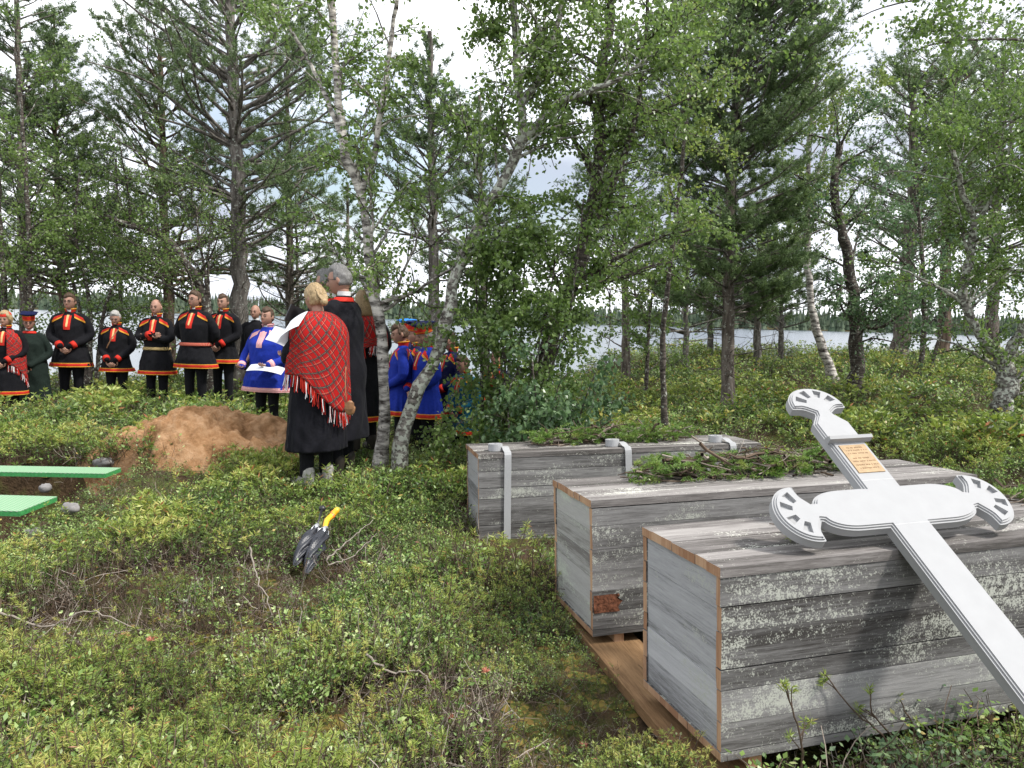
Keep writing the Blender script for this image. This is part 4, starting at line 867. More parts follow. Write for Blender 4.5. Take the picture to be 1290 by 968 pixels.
def head_surface(female=False):
    def f(u, v, th=None):
        az = (u-.5)*2*np.pi; el = (v-.5)*np.pi; ce, se = np.cos(el), np.sin(el)
        a_, b_, c_ = .073, .092, .118; x = a_*np.sin(az)*ce; y = -b_*np.cos(az)*ce; z = c_*se
        low = np.clip(-se, 0, 1); x = x*(1-.3*low**1.5); y = np.where(y < 0, y*(1-.02*low)-.012*low*np.cos(az)*ce*(low > .3), y*(1-.25*low))
        g = lambda a0, e0, sa, se_: np.exp(-((az-a0)/sa)**2-((el-e0)/se_)**2)
        f_ = .0*az
        f_ = f_+.026*g(0, -.16, .13, .14)+.012*g(0, .02, .1, .22)-.009*(g(.4, .06, .17, .13)+g(-.4, .06, .17, .13))+.005*(g(.35, .24, .3, .1)+g(-.35, .24, .3, .1))
        f_ = f_+.005*g(0, -.5, .32, .09)-.003*g(0, -.4, .3, .05)+.007*g(0, -.78, .35, .16)+.004*(g(.75, -.2, .25, .2)+g(-.75, -.2, .25, .2))
        if th is not None: f_ = f_*np.where(th > 0.003, .2, 1)+th
        d = np.stack([np.sin(az)*ce, -np.cos(az)*ce, se], -1); return np.stack([x, y, z], -1)+d*f_[..., None]
    return f
HS_ = head_surface()
def hand_mesh(side):
    """relaxed curled right hand pointing down -Z from the wrist at the origin, palm facing -Y... thumb towards +X*side"""
    m_ = MB(); 
    V, F = grid(14, 9, lambda u, v: np.stack([(.040-.006*v)*np.cos(u*6.2832)*np.clip(np.sin(np.pi*(v*.8+.14)), .25, 1)**.5, .014*np.sin(u*6.2832)*(1.15-.2*v)+0*v, -.095*v+.005+0*u], -1), True); m_.add(V, F)
    for k, ln in enumerate((.068, .078, .073, .056)):
        x = (.028-.0185*k)*side; P = []; q = np.array([x, 0, -.078]); d = np.array([.06*(1.5-k)*side, -.12, -1.]); d = nrm(d); P.append(q)
        for sgm, bend in ((.42, .45), (.33, .55), (.25, .4)):
            for h in range(2): q = q+d*ln*sgm/2; P.append(q.copy())
            c, s = math.cos(bend), math.sin(bend); d = np.array([d[0], d[1]*c+d[2]*s, d[2]*c-d[1]*s])
        add_tube(m_, P, np.linspace(.0098, .0072, len(P)), 8, round_ends=True)
    q = np.array([.03*side, -.004, -.025]); add_tube(m_, [q, q+[.018*side, -.008, -.022], q+[.024*side, -.018, -.046], q+[.02*side, -.026, -.066]], [.013, .0115, .0095, .008], 8, round_ends=True)
    V, F = voxel(m_, .0042, 1); return V, F
HAND = {s: hand_mesh(s) for s in (1, -1)}
def frame_from(d, palm):
    """rotation taking -Z to d and -Y towards palm direction"""
    z = -nrm(np.array(d, float)); y = -np.array(palm, float); y = nrm(y-z*(y@z)); x = np.cross(y, z); return np.stack([x, y, z], 1)
ARMS = {
 'clasp': [((.19, 0, 1.43), (.27, .0, 1.16), (.075, -.2, 1.0), (-.6, -.25, -.5), (-.2, 1, 0)), ((-.19, 0, 1.43), (-.27, .0, 1.16), (-.07, -.22, 1.0), (.6, -.1, -.6), (.2, 1, 0))],
 'low': [((.19, 0, 1.43), (.26, .02, 1.15), (.08, -.2, .93), (-.5, -.1, -.8), (-.2, 1, 0)), ((-.19, 0, 1.43), (-.26, .02, 1.15), (-.07, -.22, .93), (.5, -.1, -.8), (.2, 1, 0))],
 'crossed': [((.19, 0, 1.43), (.255, -.07, 1.17), (-.05, -.19, 1.2), (-1, .05, .05), (0, 1, .1)), ((-.19, 0, 1.43), (-.255, -.07, 1.19), (.02, -.23, 1.24), (1, .1, -.05), (0, 1, .1))],
 'behind': [((.19, 0, 1.43), (.27, .04, 1.16), (.07, .17, .98), (-.7, .1, -.4), (0, -1, 0)), ((-.19, 0, 1.43), (-.27, .04, 1.16), (-.07, .19, .98), (.7, .1, -.4), (0, -1, 0))],
 'down': [((.19, 0, 1.43), (.24, .03, 1.14), (.25, -.04, .9), (0, -.1, -1), (-1, 0, 0)), ((-.19, 0, 1.43), (-.24, .03, 1.14), (-.25, -.04, .9), (0, -.1, -1), (1, 0, 0))],
 'hold': [((.19, 0, 1.43), (.25, -.05, 1.16), (.12, -.3, 1.13), (-.2, -1, .1), (-.3, 0, 1)), ((-.19, 0, 1.43), (-.25, -.05, 1.16), (-.12, -.3, 1.13), (.2, -1, .1), (.3, 0, 1))],
 'holdlow': [((.19, 0, 1.43), (.27, .0, 1.15), (.2, -.27, 1.02), (-.3, -1, .0), (-.3, 0, 1)), ((-.19, 0, 1.43), (-.27, .0, 1.13), (-.24, -.26, .98), (.3, -1, .0), (.3, 0, 1))],
}
TUNIC = [(.66, .29, .21, 0), (.8, .255, .18, 0), (1.0, .2, .145, 0), (1.04, .19, .138, 0), (1.15, .2, .145, 0), (1.3, .215, .14, 0), (1.4, .2, .118, 0), (1.46, .16, .092, .005), (1.49, .1, .07, .01), (1.53, .062, .062, .012)]
COAT = [(.32, .29, .21, 0), (.6, .262, .19, 0), (.9, .235, .165, 0), (1.1, .205, .145, 0), (1.3, .215, .14, 0), (1.4, .2, .118, 0), (1.46, .16, .092, .005), (1.49, .1, .07, .01), (1.53, .06, .06, .012)]
def person(label, px, top, Y, rz, arms='clasp', hair='short', hcol='hairbrown', cloth='blackcloth', style='gakti', hat=None, glasses=False, belt=None, head=(0, 0), wide=1.0, hem=None, hatz=0, female=False, sash=None, lift=None, lean=0, trim=('redcloth', 'yellowcloth'), yaw_extra=0, xoff=0, beltz=1.0, Hgt=None):
    q = at(px, top, Y); g = float(gz(q[0], q[1])); H = q[2]-g-hatz
    if Hgt: g = q[2]-hatz-Hgt; H = Hgt
    s = H/1.78; print('person', label[:30], 'H %.2f ground %.2f' % (H, g))
    rv = np.random.default_rng(int(px)+int(top)); rz = rz+rv.uniform(-.14, .14); head = (head[0]+rv.uniform(-.22, .22), head[1]+rv.uniform(-.04, .1)); wide = wide*rv.uniform(.96, 1.05)
    root = empty('person', (q[0], q[1], g), rz); root.scale = (s, s, s); tag(root, label, 'person')
    if lean: root.rotation_euler = (lean, 0, rz)
    A = ARMS[arms]; Hc = np.array([0, -.01, 1.66]); hy, hp = head
    Rh = np.array(Matrix.Rotation(hy, 3, 'Z')@Matrix.Rotation(hp, 3, 'X')); piv = np.array([0, .01, 1.56])
    def hw(P): return (np.asarray(P)*1.07+Hc-piv)@Rh.T+piv
    # body: trunk, limbs and neck in one surface, with the head and hands continuing it
    m_ = MB()
    loft(m_, [(.84, .15, .105, 0), (.95, .165, .115, 0), (1.08, .14, .1, 0), (1.3, .165, .11, 0), (1.42, .15, .085, 0), (1.48, .075, .06, .01), (1.5, .06, .055, .01)], 20, 14)
    add_tube(m_, [[0, .015, 1.44], [0, .012, 1.52], (piv+(Hc-piv)@Rh.T*.5)], [.06, .055, .052], 14, round_ends=True)
    for sg, a_ in zip((1, -1), A):
        sh_, el_, wr_ = [np.array(x_) for x_ in a_[:3]]
        add_tube(m_, smooth_path([sh_*[.8, 1, 1], el_, wr_], 9), [.052, .048, .044, .04, .038, .035, .031, .027, .024], 10, round_ends=True)
        add_tube(m_, [[sg*.09, 0, .88], [sg*.1, -.01, .48], [sg*.1, .01, .09]], [.085, .055, .038], 10, round_ends=True)
        add_tube(m_, [[sg*.1, .02, .05], [sg*.12, -.16, .035]], [.04, .032], 10, round_ends=True)
    V, F = voxel(m_, .019, 2); b_ = MB(); b_.add(V, F)
    V, F = grid(40, 30, lambda u, v: HS_(u, .004+v*.992), True); b_.add(hw(V), F)
    for sg in (1, -1):
        V, F = grid(10, 7, lambda u, v: np.stack([sg*(.073+.012*np.cos((v-.5)*np.pi)*np.cos(u*6.283)), .012+.018*np.cos((v-.5)*3.1)*np.sin(u*6.283), .0+.03*np.sin((v-.5)*3.1)-.004+0*u], -1), True); b_.add(hw(V), F)
    for sg, a_ in zip((1, -1), A):
        V, F = HAND[-sg]; Fr = frame_from(a_[3], a_[4]); b_.add(V*1.02@Fr.T+np.array(a_[2]), F)
    b_.build('body', [MAT['skin']], root, True)
    # face
    for sg in (1, -1):
        e = MB(); add_ellipsoid(e, hw([[sg*.031, -.0815, .008]])[0], (.0125, .008, .0065), 0, .5, 10, 7, M=Rh); o = e.build('eye', [MAT['eyedark']], root, True)
    for sg in (1, -1):
        e = MB(); P = hw(np.array([[sg*.014, -.092, .026], [sg*.03, -.092, .032], [sg*.05, -.08, .027]])); add_tube(e, P, [.004, .005, .003], 6)
        e.build('eyebrow', MAT[hcol if hcol != 'hairwhite' else 'hairgrey'], root)
    e = MB(); P = hw(np.array([[-.024, -.083, -.061], [0, -.093, -.059], [.024, -.083, -.061]])); add_tube(e, smooth_path(P, 7), [.002, .004, .005, .0055, .005, .004, .002], 6); e.build('lips', MAT['lips'], root)
    # hair
    rg = np.random.default_rng(abs(hash(label)) % 1000 if False else int(px))
    if hair != 'bald':
        def hf(u, v):
            az = (u-.5)*2*np.pi; el = (v-.5)*np.pi; front = np.cos(az)
            line = {'short': np.where(front > .25, .55+.12*np.sin(az*3+px), np.where(front > -.1, .0, -.42)), 'sides': np.where(front > -.2, .35+.9*np.clip(front+.2, 0, 1), -.35+.0*az), 'long': -.62+1.2*np.clip(front-.1, -.2, 1), 'bun': -.4+1.0*np.clip(front, -.2, 1), 'bob': -.6+1.18*np.clip(front*1.2-.1, 0, 1)}[hair]
            k = np.clip((el-line)/.14, 0, 1)
            if hair == 'sides': k = k*np.clip((1.0-el+.35*np.clip(-front, 0, 1))/.25, 0, 1)*np.clip(.45-front, 0, .4)/.4
            th = {'short': .009, 'sides': .006, 'long': .016, 'bun': .01, 'bob': .022}[hair]
            nz_ = (vnoise(az*4, el*3, 1.5, int(px))-.5)*.012+(vnoise(az*16, el*3, 1.5, 6)-.5)*.006
            if hair == 'short': th = th+.01*np.clip(front, 0, 1)*(el > .4)+.004*(el > .7)
            return HS_(u, .004+v*.992, np.where(k > 0, k*(th+nz_), 0)-.004*(k <= 0))
        V, F = grid(64, 40, hf, True)
        h_ = MB(); h_.add(hw(V), F)
        if hair == 'long':
            for kx in range(15):
                a = R(95+kx*12.1); x, y = math.sin(a)*.08, -math.cos(a)*.085
                add_tube(h_, smooth_path(hw(np.array([[x*.9, y*.9, .03], [x*1.05, y*1.08, -.06], [x*1.0, y*1.1, -.15]])), 8), [.02, .024, .025, .025, .023, .02, .016, .007], 7)
        if hair == 'bun':
            V, F = grid(16, 12, lambda u, v: np.stack([.034*np.cos(u*6.283)*np.sin(v*3.1+.02), .105+.03*np.sin(u*6.283)*np.sin(v*3.1+.02), -.045+.034*np.cos(v*3.1)], -1), True); h_.add(hw(V), F)
            for kx in range(9): 
                a = -.6+kx*.15; add_tube(h_, smooth_path(hw(np.array([[math.sin(a)*.07, .07, .06], [math.sin(a)*.07, .1, .0], [math.sin(a)*.03, .115, -.04]])), 7), .008, 6)
        h_.build('hair', MAT[hcol], root, True)
    if glasses:
        e = MB()
        for sg in (1, -1):
            t_ = np.linspace(0, 2*np.pi, 15); P = hw(np.stack([sg*.031+.022*np.cos(t_), np.full(15, -.101)+.006*np.abs(np.cos(t_)), .008+.016*np.sin(t_)], 1)); add_tube(e, P, .0018, 5)
            add_tube(e, hw(np.array([[sg*.053, -.095, .012], [sg*.076, -.05, .012], [sg*.08, .012, .006]])), .0018, 5)
        add_tube(e, hw(np.array([[-.009, -.103, .01], [.009, -.103, .01]])), .0018, 5); e.build('glasses', MAT['rubberblack'], root)
    # clothes
    tab = [list(r_) for r_ in (COAT if style in ('coat', 'skirtcoat') else TUNIC)]
    for r_ in tab:
        r_[1] *= wide if r_[0] < 1.45 else 1; r_[2] *= (wide*1.05 if .75 < r_[0] < 1.35 else 1)
    if hem: k_ = hem-tab[0][0]; tab[0][0] = hem
    zlo, zhi = tab[0][0], tab[-1][0]; flute = .035 if style != 'coat' else .012
    c_ = MB(); loft(c_, tab, 56, 46, flute=flute)
    for a_ in A:
        sh_, el_, wr_ = [np.array(x_) for x_ in a_[:3]]; d = nrm(wr_-el_); P = smooth_path([sh_*[.78, 1, 1]+[0, 0, -.005], sh_*[.99, 1, 1]+[0, 0, -.02], el_*[wide, 1, 1], wr_-d*.012], 10)
        add_tube(c_, P, [.075, .074, .07, .067, .064, .062, .058, .054, .051, .05], 14, round_ends=True)
    V, F = voxel(c_, .0125, 1); rdn = nrm(V*[1, 1, 0]+1e-6); V = V+rdn*((vnoise(V[:, 0]*9+V[:, 2]*5, V[:, 1]*9-V[:, 2]*4, 1, int(px))-.5)*.022+(vnoise(V[:, 0]*22-V[:, 2]*11, V[:, 1]*22+V[:, 2]*13, 1, int(px)+3)-.5)*.009)[:, None]; g_ = MB(); g_.add(V, F); g_.build({'coat': 'coat', 'skirtcoat': 'coat', 'gakti': 'tunic', 'plain': 'jacket'}[style], MAT[cloth], root, True)
    bv = BVHTree.FromPolygons([tuple(x_) for x_ in V], [tuple(int(y_) for y_ in x_) for x_ in F])
    RC, YC = trim
    if style == 'gakti':
        for z0, z1, mt, o_ in ((zlo+.012, zlo+.052, RC, .007), (zlo+.001, zlo+.012, YC, .008), (zlo+.052, zlo+.063, YC, .008)):
            ring_band(tab, z0, z1, o_, .003, flute, 14, zlo, zhi).build('hem_trim', MAT[mt], root, True)
        for a_ in A:
            el_, wr_ = np.array(a_[1])*[wide, 1, 1], np.array(a_[2]); d = nrm(wr_-el_); e = MB()
            add_tube(e, [wr_-d*.07, wr_-d*.068, wr_-d*.008, wr_-d*.004], [.05, .0585, .0565, .045], 18); e.build('cuff', MAT[RC], root, True)
        for fr, sg in ((-1, 1), (-1, -1), (1, 1), (1, -1)):
            Q = [((sg*.07, 1.488), (sg*.2, 1.43), (sg*.232, 1.375), (sg*.085, 1.448), 0, .005), ((sg*.085, 1.447), (sg*.232, 1.375), (sg*.236, 1.348), (sg*.09, 1.425), 1, .0055)]
            decal(bv, Q, front=fr, nu=10, nv=3).build('shoulder_trim', [MAT[RC], MAT[YC]], root, True)
        e = decal(bv, [((-.05, 1.46), (.05, 1.46), (.045, 1.245), (-.045, 1.245), 0, .006), ((-.017, 1.47), (.017, 1.47), (.012, 1.29), (-.012, 1.29), 1, .0075)], nu=6, nv=10); e.build('chest_panel', [MAT[RC], MAT['goldtrim' if trim[0] == 'redcloth' else trim[1]]], root, True)
        e = MB()        # standing collar, open in front
        V, F = grid(26, 5, lambda u, v: np.stack([(.062+.016*v)*np.sin((u-.5)*5.4+np.pi)*1.05, .012-(.062+.018*v)*np.cos((u-.5)*5.4+np.pi), 1.505+v*(.075-.02*np.abs(u-.5)*2)], -1)); e.add(V, F); Vi = V*[.95, .95, 1]; e.add(Vi, F[:, ::-1]); e.build('collar', MAT[RC], root, True)
        e = MB(); V2, F2 = grid(26, 2, lambda u, v: np.stack([(.081-.002*v)*np.sin((u-.5)*5.4+np.pi)*1.05, .012-(.083-.002*v)*np.cos((u-.5)*5.4+np.pi), 1.573+v*.011-.02*np.abs(u-.5)*2], -1)); e.add(V2, F2); e.add(V2*[.96, .96, 1], F2[:, ::-1]); e.build('collar_edge', MAT[YC], root, True)
    if style == 'coat': ring_band(tab, 1.478, 1.515, .008, .003, 0, 1, zlo, zhi).build('collar_trim', MAT['redcloth'], root, True)
    if belt: ring_band(tab, beltz-.012, beltz+.035, .009, .005, 0, 1, zlo, zhi).build('belt', MAT[belt], root, True)
    if style in ('gakti', 'plain', 'coat'):
        e = MB(); V, F = grid(20, 3, lambda u, v: np.stack([(.056+.002*v)*np.cos(u*6.2832), .012+(.056+.002*v)*np.sin(u*6.2832), 1.5+v*.065], -1), True); e.add(V, F); e.build('shirt_collar', MAT['whitecloth'], root, True)
    if sash:
        decal(bv, [((.07, 1.46), (.085, 1.45), (-.1, 1.12), (-.118, 1.13), 0, .008)], nu=4, nv=14).build('strap', MAT['tanleather'], root, True)
    # trousers and boots
    e = MB()
    for sg in (1, -1): add_tube(e, [[sg*.085, 0, .9], [sg*.095, 0, .7], [sg*.1, -.01, .48], [sg*.1, .0, .12]], [.105, .095, .072, .062], 14, round_ends=True)
    V, F = voxel(e, .02, 2); e = MB(); e.add(V, F); e.build('trousers', MAT['blackcloth'], root, True)
    for sg in (1, -1):
        e = MB(); add_tube(e, [[sg*.1, .02, .15], [sg*.1, .02, .05], [sg*.11, -.07, .045], [sg*.12, -.17, .035]], [.058, .056, .05, .036], 12, round_ends=True); V, F = voxel(e, .014, 2); e = MB(); V[:, 2] = np.maximum(V[:, 2], .0); e.add(V, F)
        e.build('boot', MAT['boot' if style == 'skirtcoat' else 'darkboot'], root, True)
    if hat:
        if hat == 'corner':
            e = MB(); V, F = grid(28, 5, lambda u, v: np.stack([(.083+.006*v)*np.cos(u*6.2832), .0+(.1+.006*v)*np.sin(u*6.2832)+.0, .045+v*.075], -1), True); e.add(hw(V), F); o = e.build('hat_band', MAT[RC], root, True)
            for zc in (.055, .115):
                e = MB(); V, F = grid(28, 3, lambda u, v: np.stack([(.088+.002*v)*np.cos(u*6.2832), (.105+.002*v)*np.sin(u*6.2832), zc+v*.008], -1), True); e.add(hw(V), F); e.build('hat_braid', MAT[YC], root, True)
            def ht(u, v):
                a = u*2*np.pi; rr = (1-np.abs(2*v-1)**3)**.5; k = .095+.075*np.abs(np.cos(2*(a-.78)))**5; zz = .125+.045*(v*2-1)*np.clip(1-((k*rr)/.17)**2, .15, 1)+.02*np.abs(np.cos(2*(a-.78)))**5*rr+.015
                return np.stack([k*rr*np.cos(a), k*rr*np.sin(a), zz], -1)
            V, F = grid(48, 13, ht, True); e = MB(); e.add(hw(V), F); e.build('hat_top', MAT[hatcol], root, True)
        if hat == 'cap':
            e = MB(); V, F = grid(28, 10, lambda u, v: np.stack([(.082*np.cos(v*1.5)+.003)*np.cos(u*6.2832), (.1*np.cos(v*1.5)+.003)*np.sin(u*6.2832)+.01, .05+.085*np.sin(v*1.5)+0*u], -1), True); e.add(hw(V), F); e.build('hat', MAT['redcloth'], root, True)
    return root, bv, V, tab
hatcol = 'navycloth'
def shawl(root, zlow, rx, ry, point=None, fr=.1, ztop=1.5, seed=1, skew=0, a0=0, a1=2*np.pi, name='shawl'):
    """tartan shawl laid round shoulders and arms, with its fringe"""
    rg = np.random.default_rng(seed); nu, nv = 72, 26
    def f(u, v):
        a = a0+u*(a1-a0); low = zlow(a) if callable(zlow) else zlow
        z = ztop-(ztop-low)*v; k = np.clip(v/.34, 0, 1); sh = np.sin(k*np.pi/2)**.85
        r1 = .062+(rx-.062)*sh; r2 = .062+(ry-.062)*sh; z2 = np.where(v < .34, ztop-.235*(.35*k+.65*(1-np.cos(k*np.pi/2))), 0)
        fold = 1+.035*np.sin(a*9+v*3)*np.clip(v*1.3-.2, 0, 1)+.02*np.sin(a*17-v*5)*np.clip(v-.3, 0, 1)
        z = np.where(v < .34, z2, (ztop-.235)+(low-(ztop-.235))*(v-.34)/.66)
        k3 = 1+.05*np.clip(v-.34, 0, 1)
        return np.stack([r1*np.cos(a)*fold*k3, r2*np.sin(a)*fold*k3+.012, z], -1)
    V, F = grid(nu, nv, f); p = MB(); p.add(V, F); me_o = p.build(name, MAT['tartan'], root, True); me = me_o.data
    uvl = me.uv_layers.new(name='cloth'); u_ = np.repeat(np.linspace(0, 1, nu), nv); v_ = np.tile(np.linspace(0, 1, nv), nu); a = (a0+u_*(a1-a0))
    vi = np.empty(len(me.loops), int); me.loops.foreach_get('vertex_index', vi); A_ = a*rx*1.15; B_ = -v_*(ztop-(np.min(V[:, 2])))
    UV = np.stack([(A_+B_)*6.2, (A_-B_)*6.2], 1)[vi]; uvl.data.foreach_set('uv', UV.astype(np.float32).ravel())
    sm = me_o.modifiers.new('t', 'SOLIDIFY'); sm.thickness = .006
    n = 260; uu = rg.random(n); aa = a0+uu*(a1-a0); E_ = f(uu, np.ones(n)); t_ = np.linspace(0, 1, 5); ln = fr*rg.uniform(.7, 1.15, n)
    P = E_[:, None]+np.stack([np.zeros((n, 5))+rg.normal(0, .012, n)[:, None]*t_**1.5, rg.normal(0, .012, n)[:, None]*t_**1.5, -t_*ln[:, None]], -1)
    V2, F2 = tubes(P, np.full((n, 5), .0035)*np.linspace(1, .7, 5), 4); p = MB(); ci = np.repeat(rg.choice([0, 0, 0, 1, 2], n), len(F2)//n)
    for c in range(3): p.add(V2 if c == 0 else np.zeros((0, 3)), F2[ci == c] if c == 0 else (F2[ci == c]-0), c) if c == 0 else (p.G.append((F2[ci == c], c, np.full((ci == c).sum(), .5))) if (ci == c).any() else None)
    p.build('fringe', [MAT['redcloth'], MAT['blackcloth'], MAT['whitecloth']], me_o)
    return me_o
# the row by the water, from the left
w1 = person('woman at the left edge in a red tartan shawl and small red cap', 7, 393, 11.3, R(12), 'clasp', 'bob', 'hairblond', 'blackcloth', 'gakti', hat='cap', female=True, hem=.45, Hgt=1.62)
shawl(w1[0], lambda a: .93-.28*np.clip(np.cos(a-.4), 0, 1)**2, .27, .2, seed=2, a0=-1.25, a1=4.4)
person('stout man in a dark green cape and four cornered navy hat with red band', 36, 391, 11.8, R(8), 'low', 'short', 'hairbrown', 'greencloth', 'coat', hat='corner', glasses=True, wide=1.15, Hgt=1.6, hatz=.08, head=(.1, .1))
person('tall man with glasses and clasped hands in a black tunic with red hem', 88, 371, 12.2, R(3), 'clasp', 'short', 'hairbrown', glasses=True, wide=1.06, Hgt=1.84, hem=.68)
person('grey haired man with bowed head and a strap across his black tunic', 146, 391, 12.2, R(6), 'low', 'short', 'hairwhite', wide=1.0, Hgt=1.62, hem=.72, head=(0, .38), sash=True)
person('balding man in a black tunic standing with his arms crossed', 197, 378, 12.0, R(4), 'crossed', 'sides', 'hairbrown', belt='studs', Hgt=1.74, hem=.6, head=(.1, 0))
person('broad man with glasses, hands behind his back, red belt over black tunic', 246, 368, 11.7, R(-4), 'behind', 'short', 'hairbrown', belt='beltpattern', glasses=True, wide=1.1, Hgt=1.82, hem=.66, head=(0, -.08))
person('young man in a black tunic standing in front of the big pine trunk', 281, 372, 12.5, R(-12), 'clasp', 'short', 'hairbrown', Hgt=1.8, wide=.98, hem=.7, head=(.05, 0))
person('bald man in a dark jacket half hidden behind the man in bright blue', 322, 385, 13.2, R(-10), 'down', 'bald', 'hairbrown', 'blackcloth', 'plain', Hgt=1.75)
bm = person('heavy man in a bright blue tunic with pink striped trim holding white papers', 337, 389, 10.3, R(-14), 'holdlow', 'short', 'hairbrown', 'bluecloth', trim=('pinkstripe', 'pinkstripe'), wide=1.28, Hgt=1.72, hem=.64, head=(-.05, -.05))
# the readers at the graveside, seen from behind
wr = person('blond woman seen from behind in a red tartan shawl and long black coat', 400, 358, 6.4, R(222), 'hold', 'bun', 'hairblond', 'darkcoat', 'skirtcoat', Hgt=1.69, head=(.1, .12), hem=.33)
shawl(wr[0], lambda a: 1.0-.33*np.clip(np.cos(a-2.0), 0, 1)**1.5, .28, .225, seed=3, fr=.13, a0=-1.2, a1=4.34, ztop=1.54)
person('tall grey haired man with glasses in a long dark coat with red collar', 432, 335, 6.85, R(252), 'hold', 'short', 'hairgrey', 'darkcoat', 'coat', glasses=True, Hgt=1.86, head=(.05, .1), wide=1.05)
person('grey haired man mostly hidden behind the tall man in the dark coat', 414, 341, 7.7, R(240), 'hold', 'short', 'hairgrey', 'darkcoat', 'coat', glasses=True, Hgt=1.84, head=(0, .1))
wb = person('woman with long fair hair and red shawl behind the tall man in dark coat', 459, 366, 8.0, R(225), 'clasp', 'long', 'hairblond', 'blackcloth', 'gakti', Hgt=1.68, female=True, hem=.35)
shawl(wb[0], lambda a: 1.08-.1*np.cos(a*2), .26, .2, seed=4, a0=-1.2, a1=4.34)
# the group in blue behind the leaning birch
GB = 'blue'
person('bare headed man in a blue tunic with red and yellow shoulder bands', 507, 409, 9.3, R(-75), 'clasp', 'short', 'hairbrown', 'bluecloth', Hgt=1.72, head=(.1, .12))
hatcol = 'navycloth'
person('man in a blue tunic and navy four cornered hat with a red band', 538, 404, 9.1, R(-58), 'clasp', 'short', 'hairgrey', 'bluecloth', hat='corner', Hgt=1.7, hatz=.07, head=(0, .15), wide=1.06)
person('man in a dark hat whose face shows between the two nearer blue tunics', 524, 404, 10.0, R(-60), 'clasp', 'short', 'hairbrown', 'navycloth', hat='corner', Hgt=1.74, hatz=.07)
hatcol = 'brightblue'
person('man farthest back in a bright blue topped hat with red band', 515, 402, 10.7, R(-65), 'clasp', 'short', 'hairbrown', 'navycloth', hat='corner', Hgt=1.76, hatz=.07)
hatcol = 'navycloth'
person('man in a dark blue tunic partly hidden right of the leaning birch trunk', 570, 418, 9.7, R(-62), 'clasp', 'short', 'hairbrown', 'navycloth', Hgt=1.66, head=(0, .2))
person('stooping person in a teal tunic with red cuffs behind the thicket leaves', 586, 448, 9.3, R(-50), 'clasp', 'short', 'hairbrown', 'tealcloth', Hgt=1.5, head=(0, .3))
person('person in a dark tunic with red trim almost hidden in the thicket', 626, 442, 9.8, R(-40), 'clasp', 'short', 'hairbrown', 'navycloth', Hgt=1.5)
# papers, folder, handbag: things of their own
def sheet(name, label, cat, c, u, v, bendz=.0, mat='paper', th=.002):
    c, u, v = map(np.array, (c, u, v)); n = nrm(np.cross(u, v)); p = MB()
    f = lambda s_: grid(9, 7, lambda a, b_: c+(a-.5)[..., None]*u+(b_-.5)[..., None]*v+n*(bendz*(1-(2*a-1)**2)+s_*th)[..., None] if True else 0)
    V, F = f(np.float64(0)); p.add(V, F[:, ::-1]); V1, F1 = f(np.float64(1)); p.add(V1, F1)
    i = np.arange(63).reshape(9, 7); loop = np.concatenate([i[:, 0], i[-1, 1:], i[-2::-1, -1], i[0, -2:0:-1]]); k = len(loop); p.add(np.concatenate([V[loop], V1[loop]]), [[a, (a+1) % k, k+(a+1) % k, k+a] for a in range(k)])
    o = p.build(name, MAT[mat], smooth=False); return tag(o, label, cat)
def mid(*a): return np.mean([at(*q) for q in a], 0)
sheet('paper_sheet', 'upper white sheet of paper held out left of the blond woman', 'paper', at(371, 408, 6.15), at(382, 402, 6.2)-at(360, 415, 6.1), (.03, .17, .12), .01)
sheet('paper_sheet', 'lower white sheet of paper in front of the blue man\'s chest', 'paper', at(352, 424, 6.1), at(364, 428, 6.2)-at(341, 419, 6.0), (.03, .16, .1), .01)
sheet('folder', 'black folder held up by the tall man beside the woman\'s face', 'folder', at(371, 397, 6.5), at(381, 401, 6.6)-at(363, 393, 6.4), (.02, .12, .13), 0, 'rubberblack', .01)
sheet('paper_sheet', 'wide white booklet held low by the man in bright blue', 'paper', at(335, 466, 9.95), at(357, 468, 9.95)-at(313, 463, 9.95), (.0, .2, .07), .03)
hb = at(441, 514, 6.1); hbr = empty('handbag', hb); tag(hbr, 'small tan leather handbag hanging at the blond woman\'s right side', 'handbag')
p = MB(); V, F = grid(22, 14, lambda u, v: np.stack([.05*np.cos(u*6.283)*np.sin(v*3.1+.02)**.7, .028*np.sin(u*6.283)*np.sin(v*3.1+.02)**.7, -.07*np.cos(v*3.1+.02)*(1)-.0*u], -1), True); V[:, 0] *= 1-.25*(V[:, 2] > .02); p.add(V, F); p.build('bag_body', MAT['tanleather'], hbr, True); hbr.scale = (.85,)*3
p = MB(); V, F = grid(14, 8, lambda u, v: np.stack([(u-.5)*.088, -.031-.004*np.sin(u*3.1)+0*v, .055-.055*v-.012*np.sin(u*3.1)*v], -1)); p.add(V, F); p.add(V+[0, -.003, 0], F[:, ::-1]); p.build('bag_flap', MAT['tanleather'], hbr, True)
p = MB(); add_tube(p, smooth_path([[-.035, 0, .06], [-.05, .02, .2], [-.06, .08, .38]], 10), .005, 6); p.build('bag_strap', MAT['tanleather'], hbr, True)

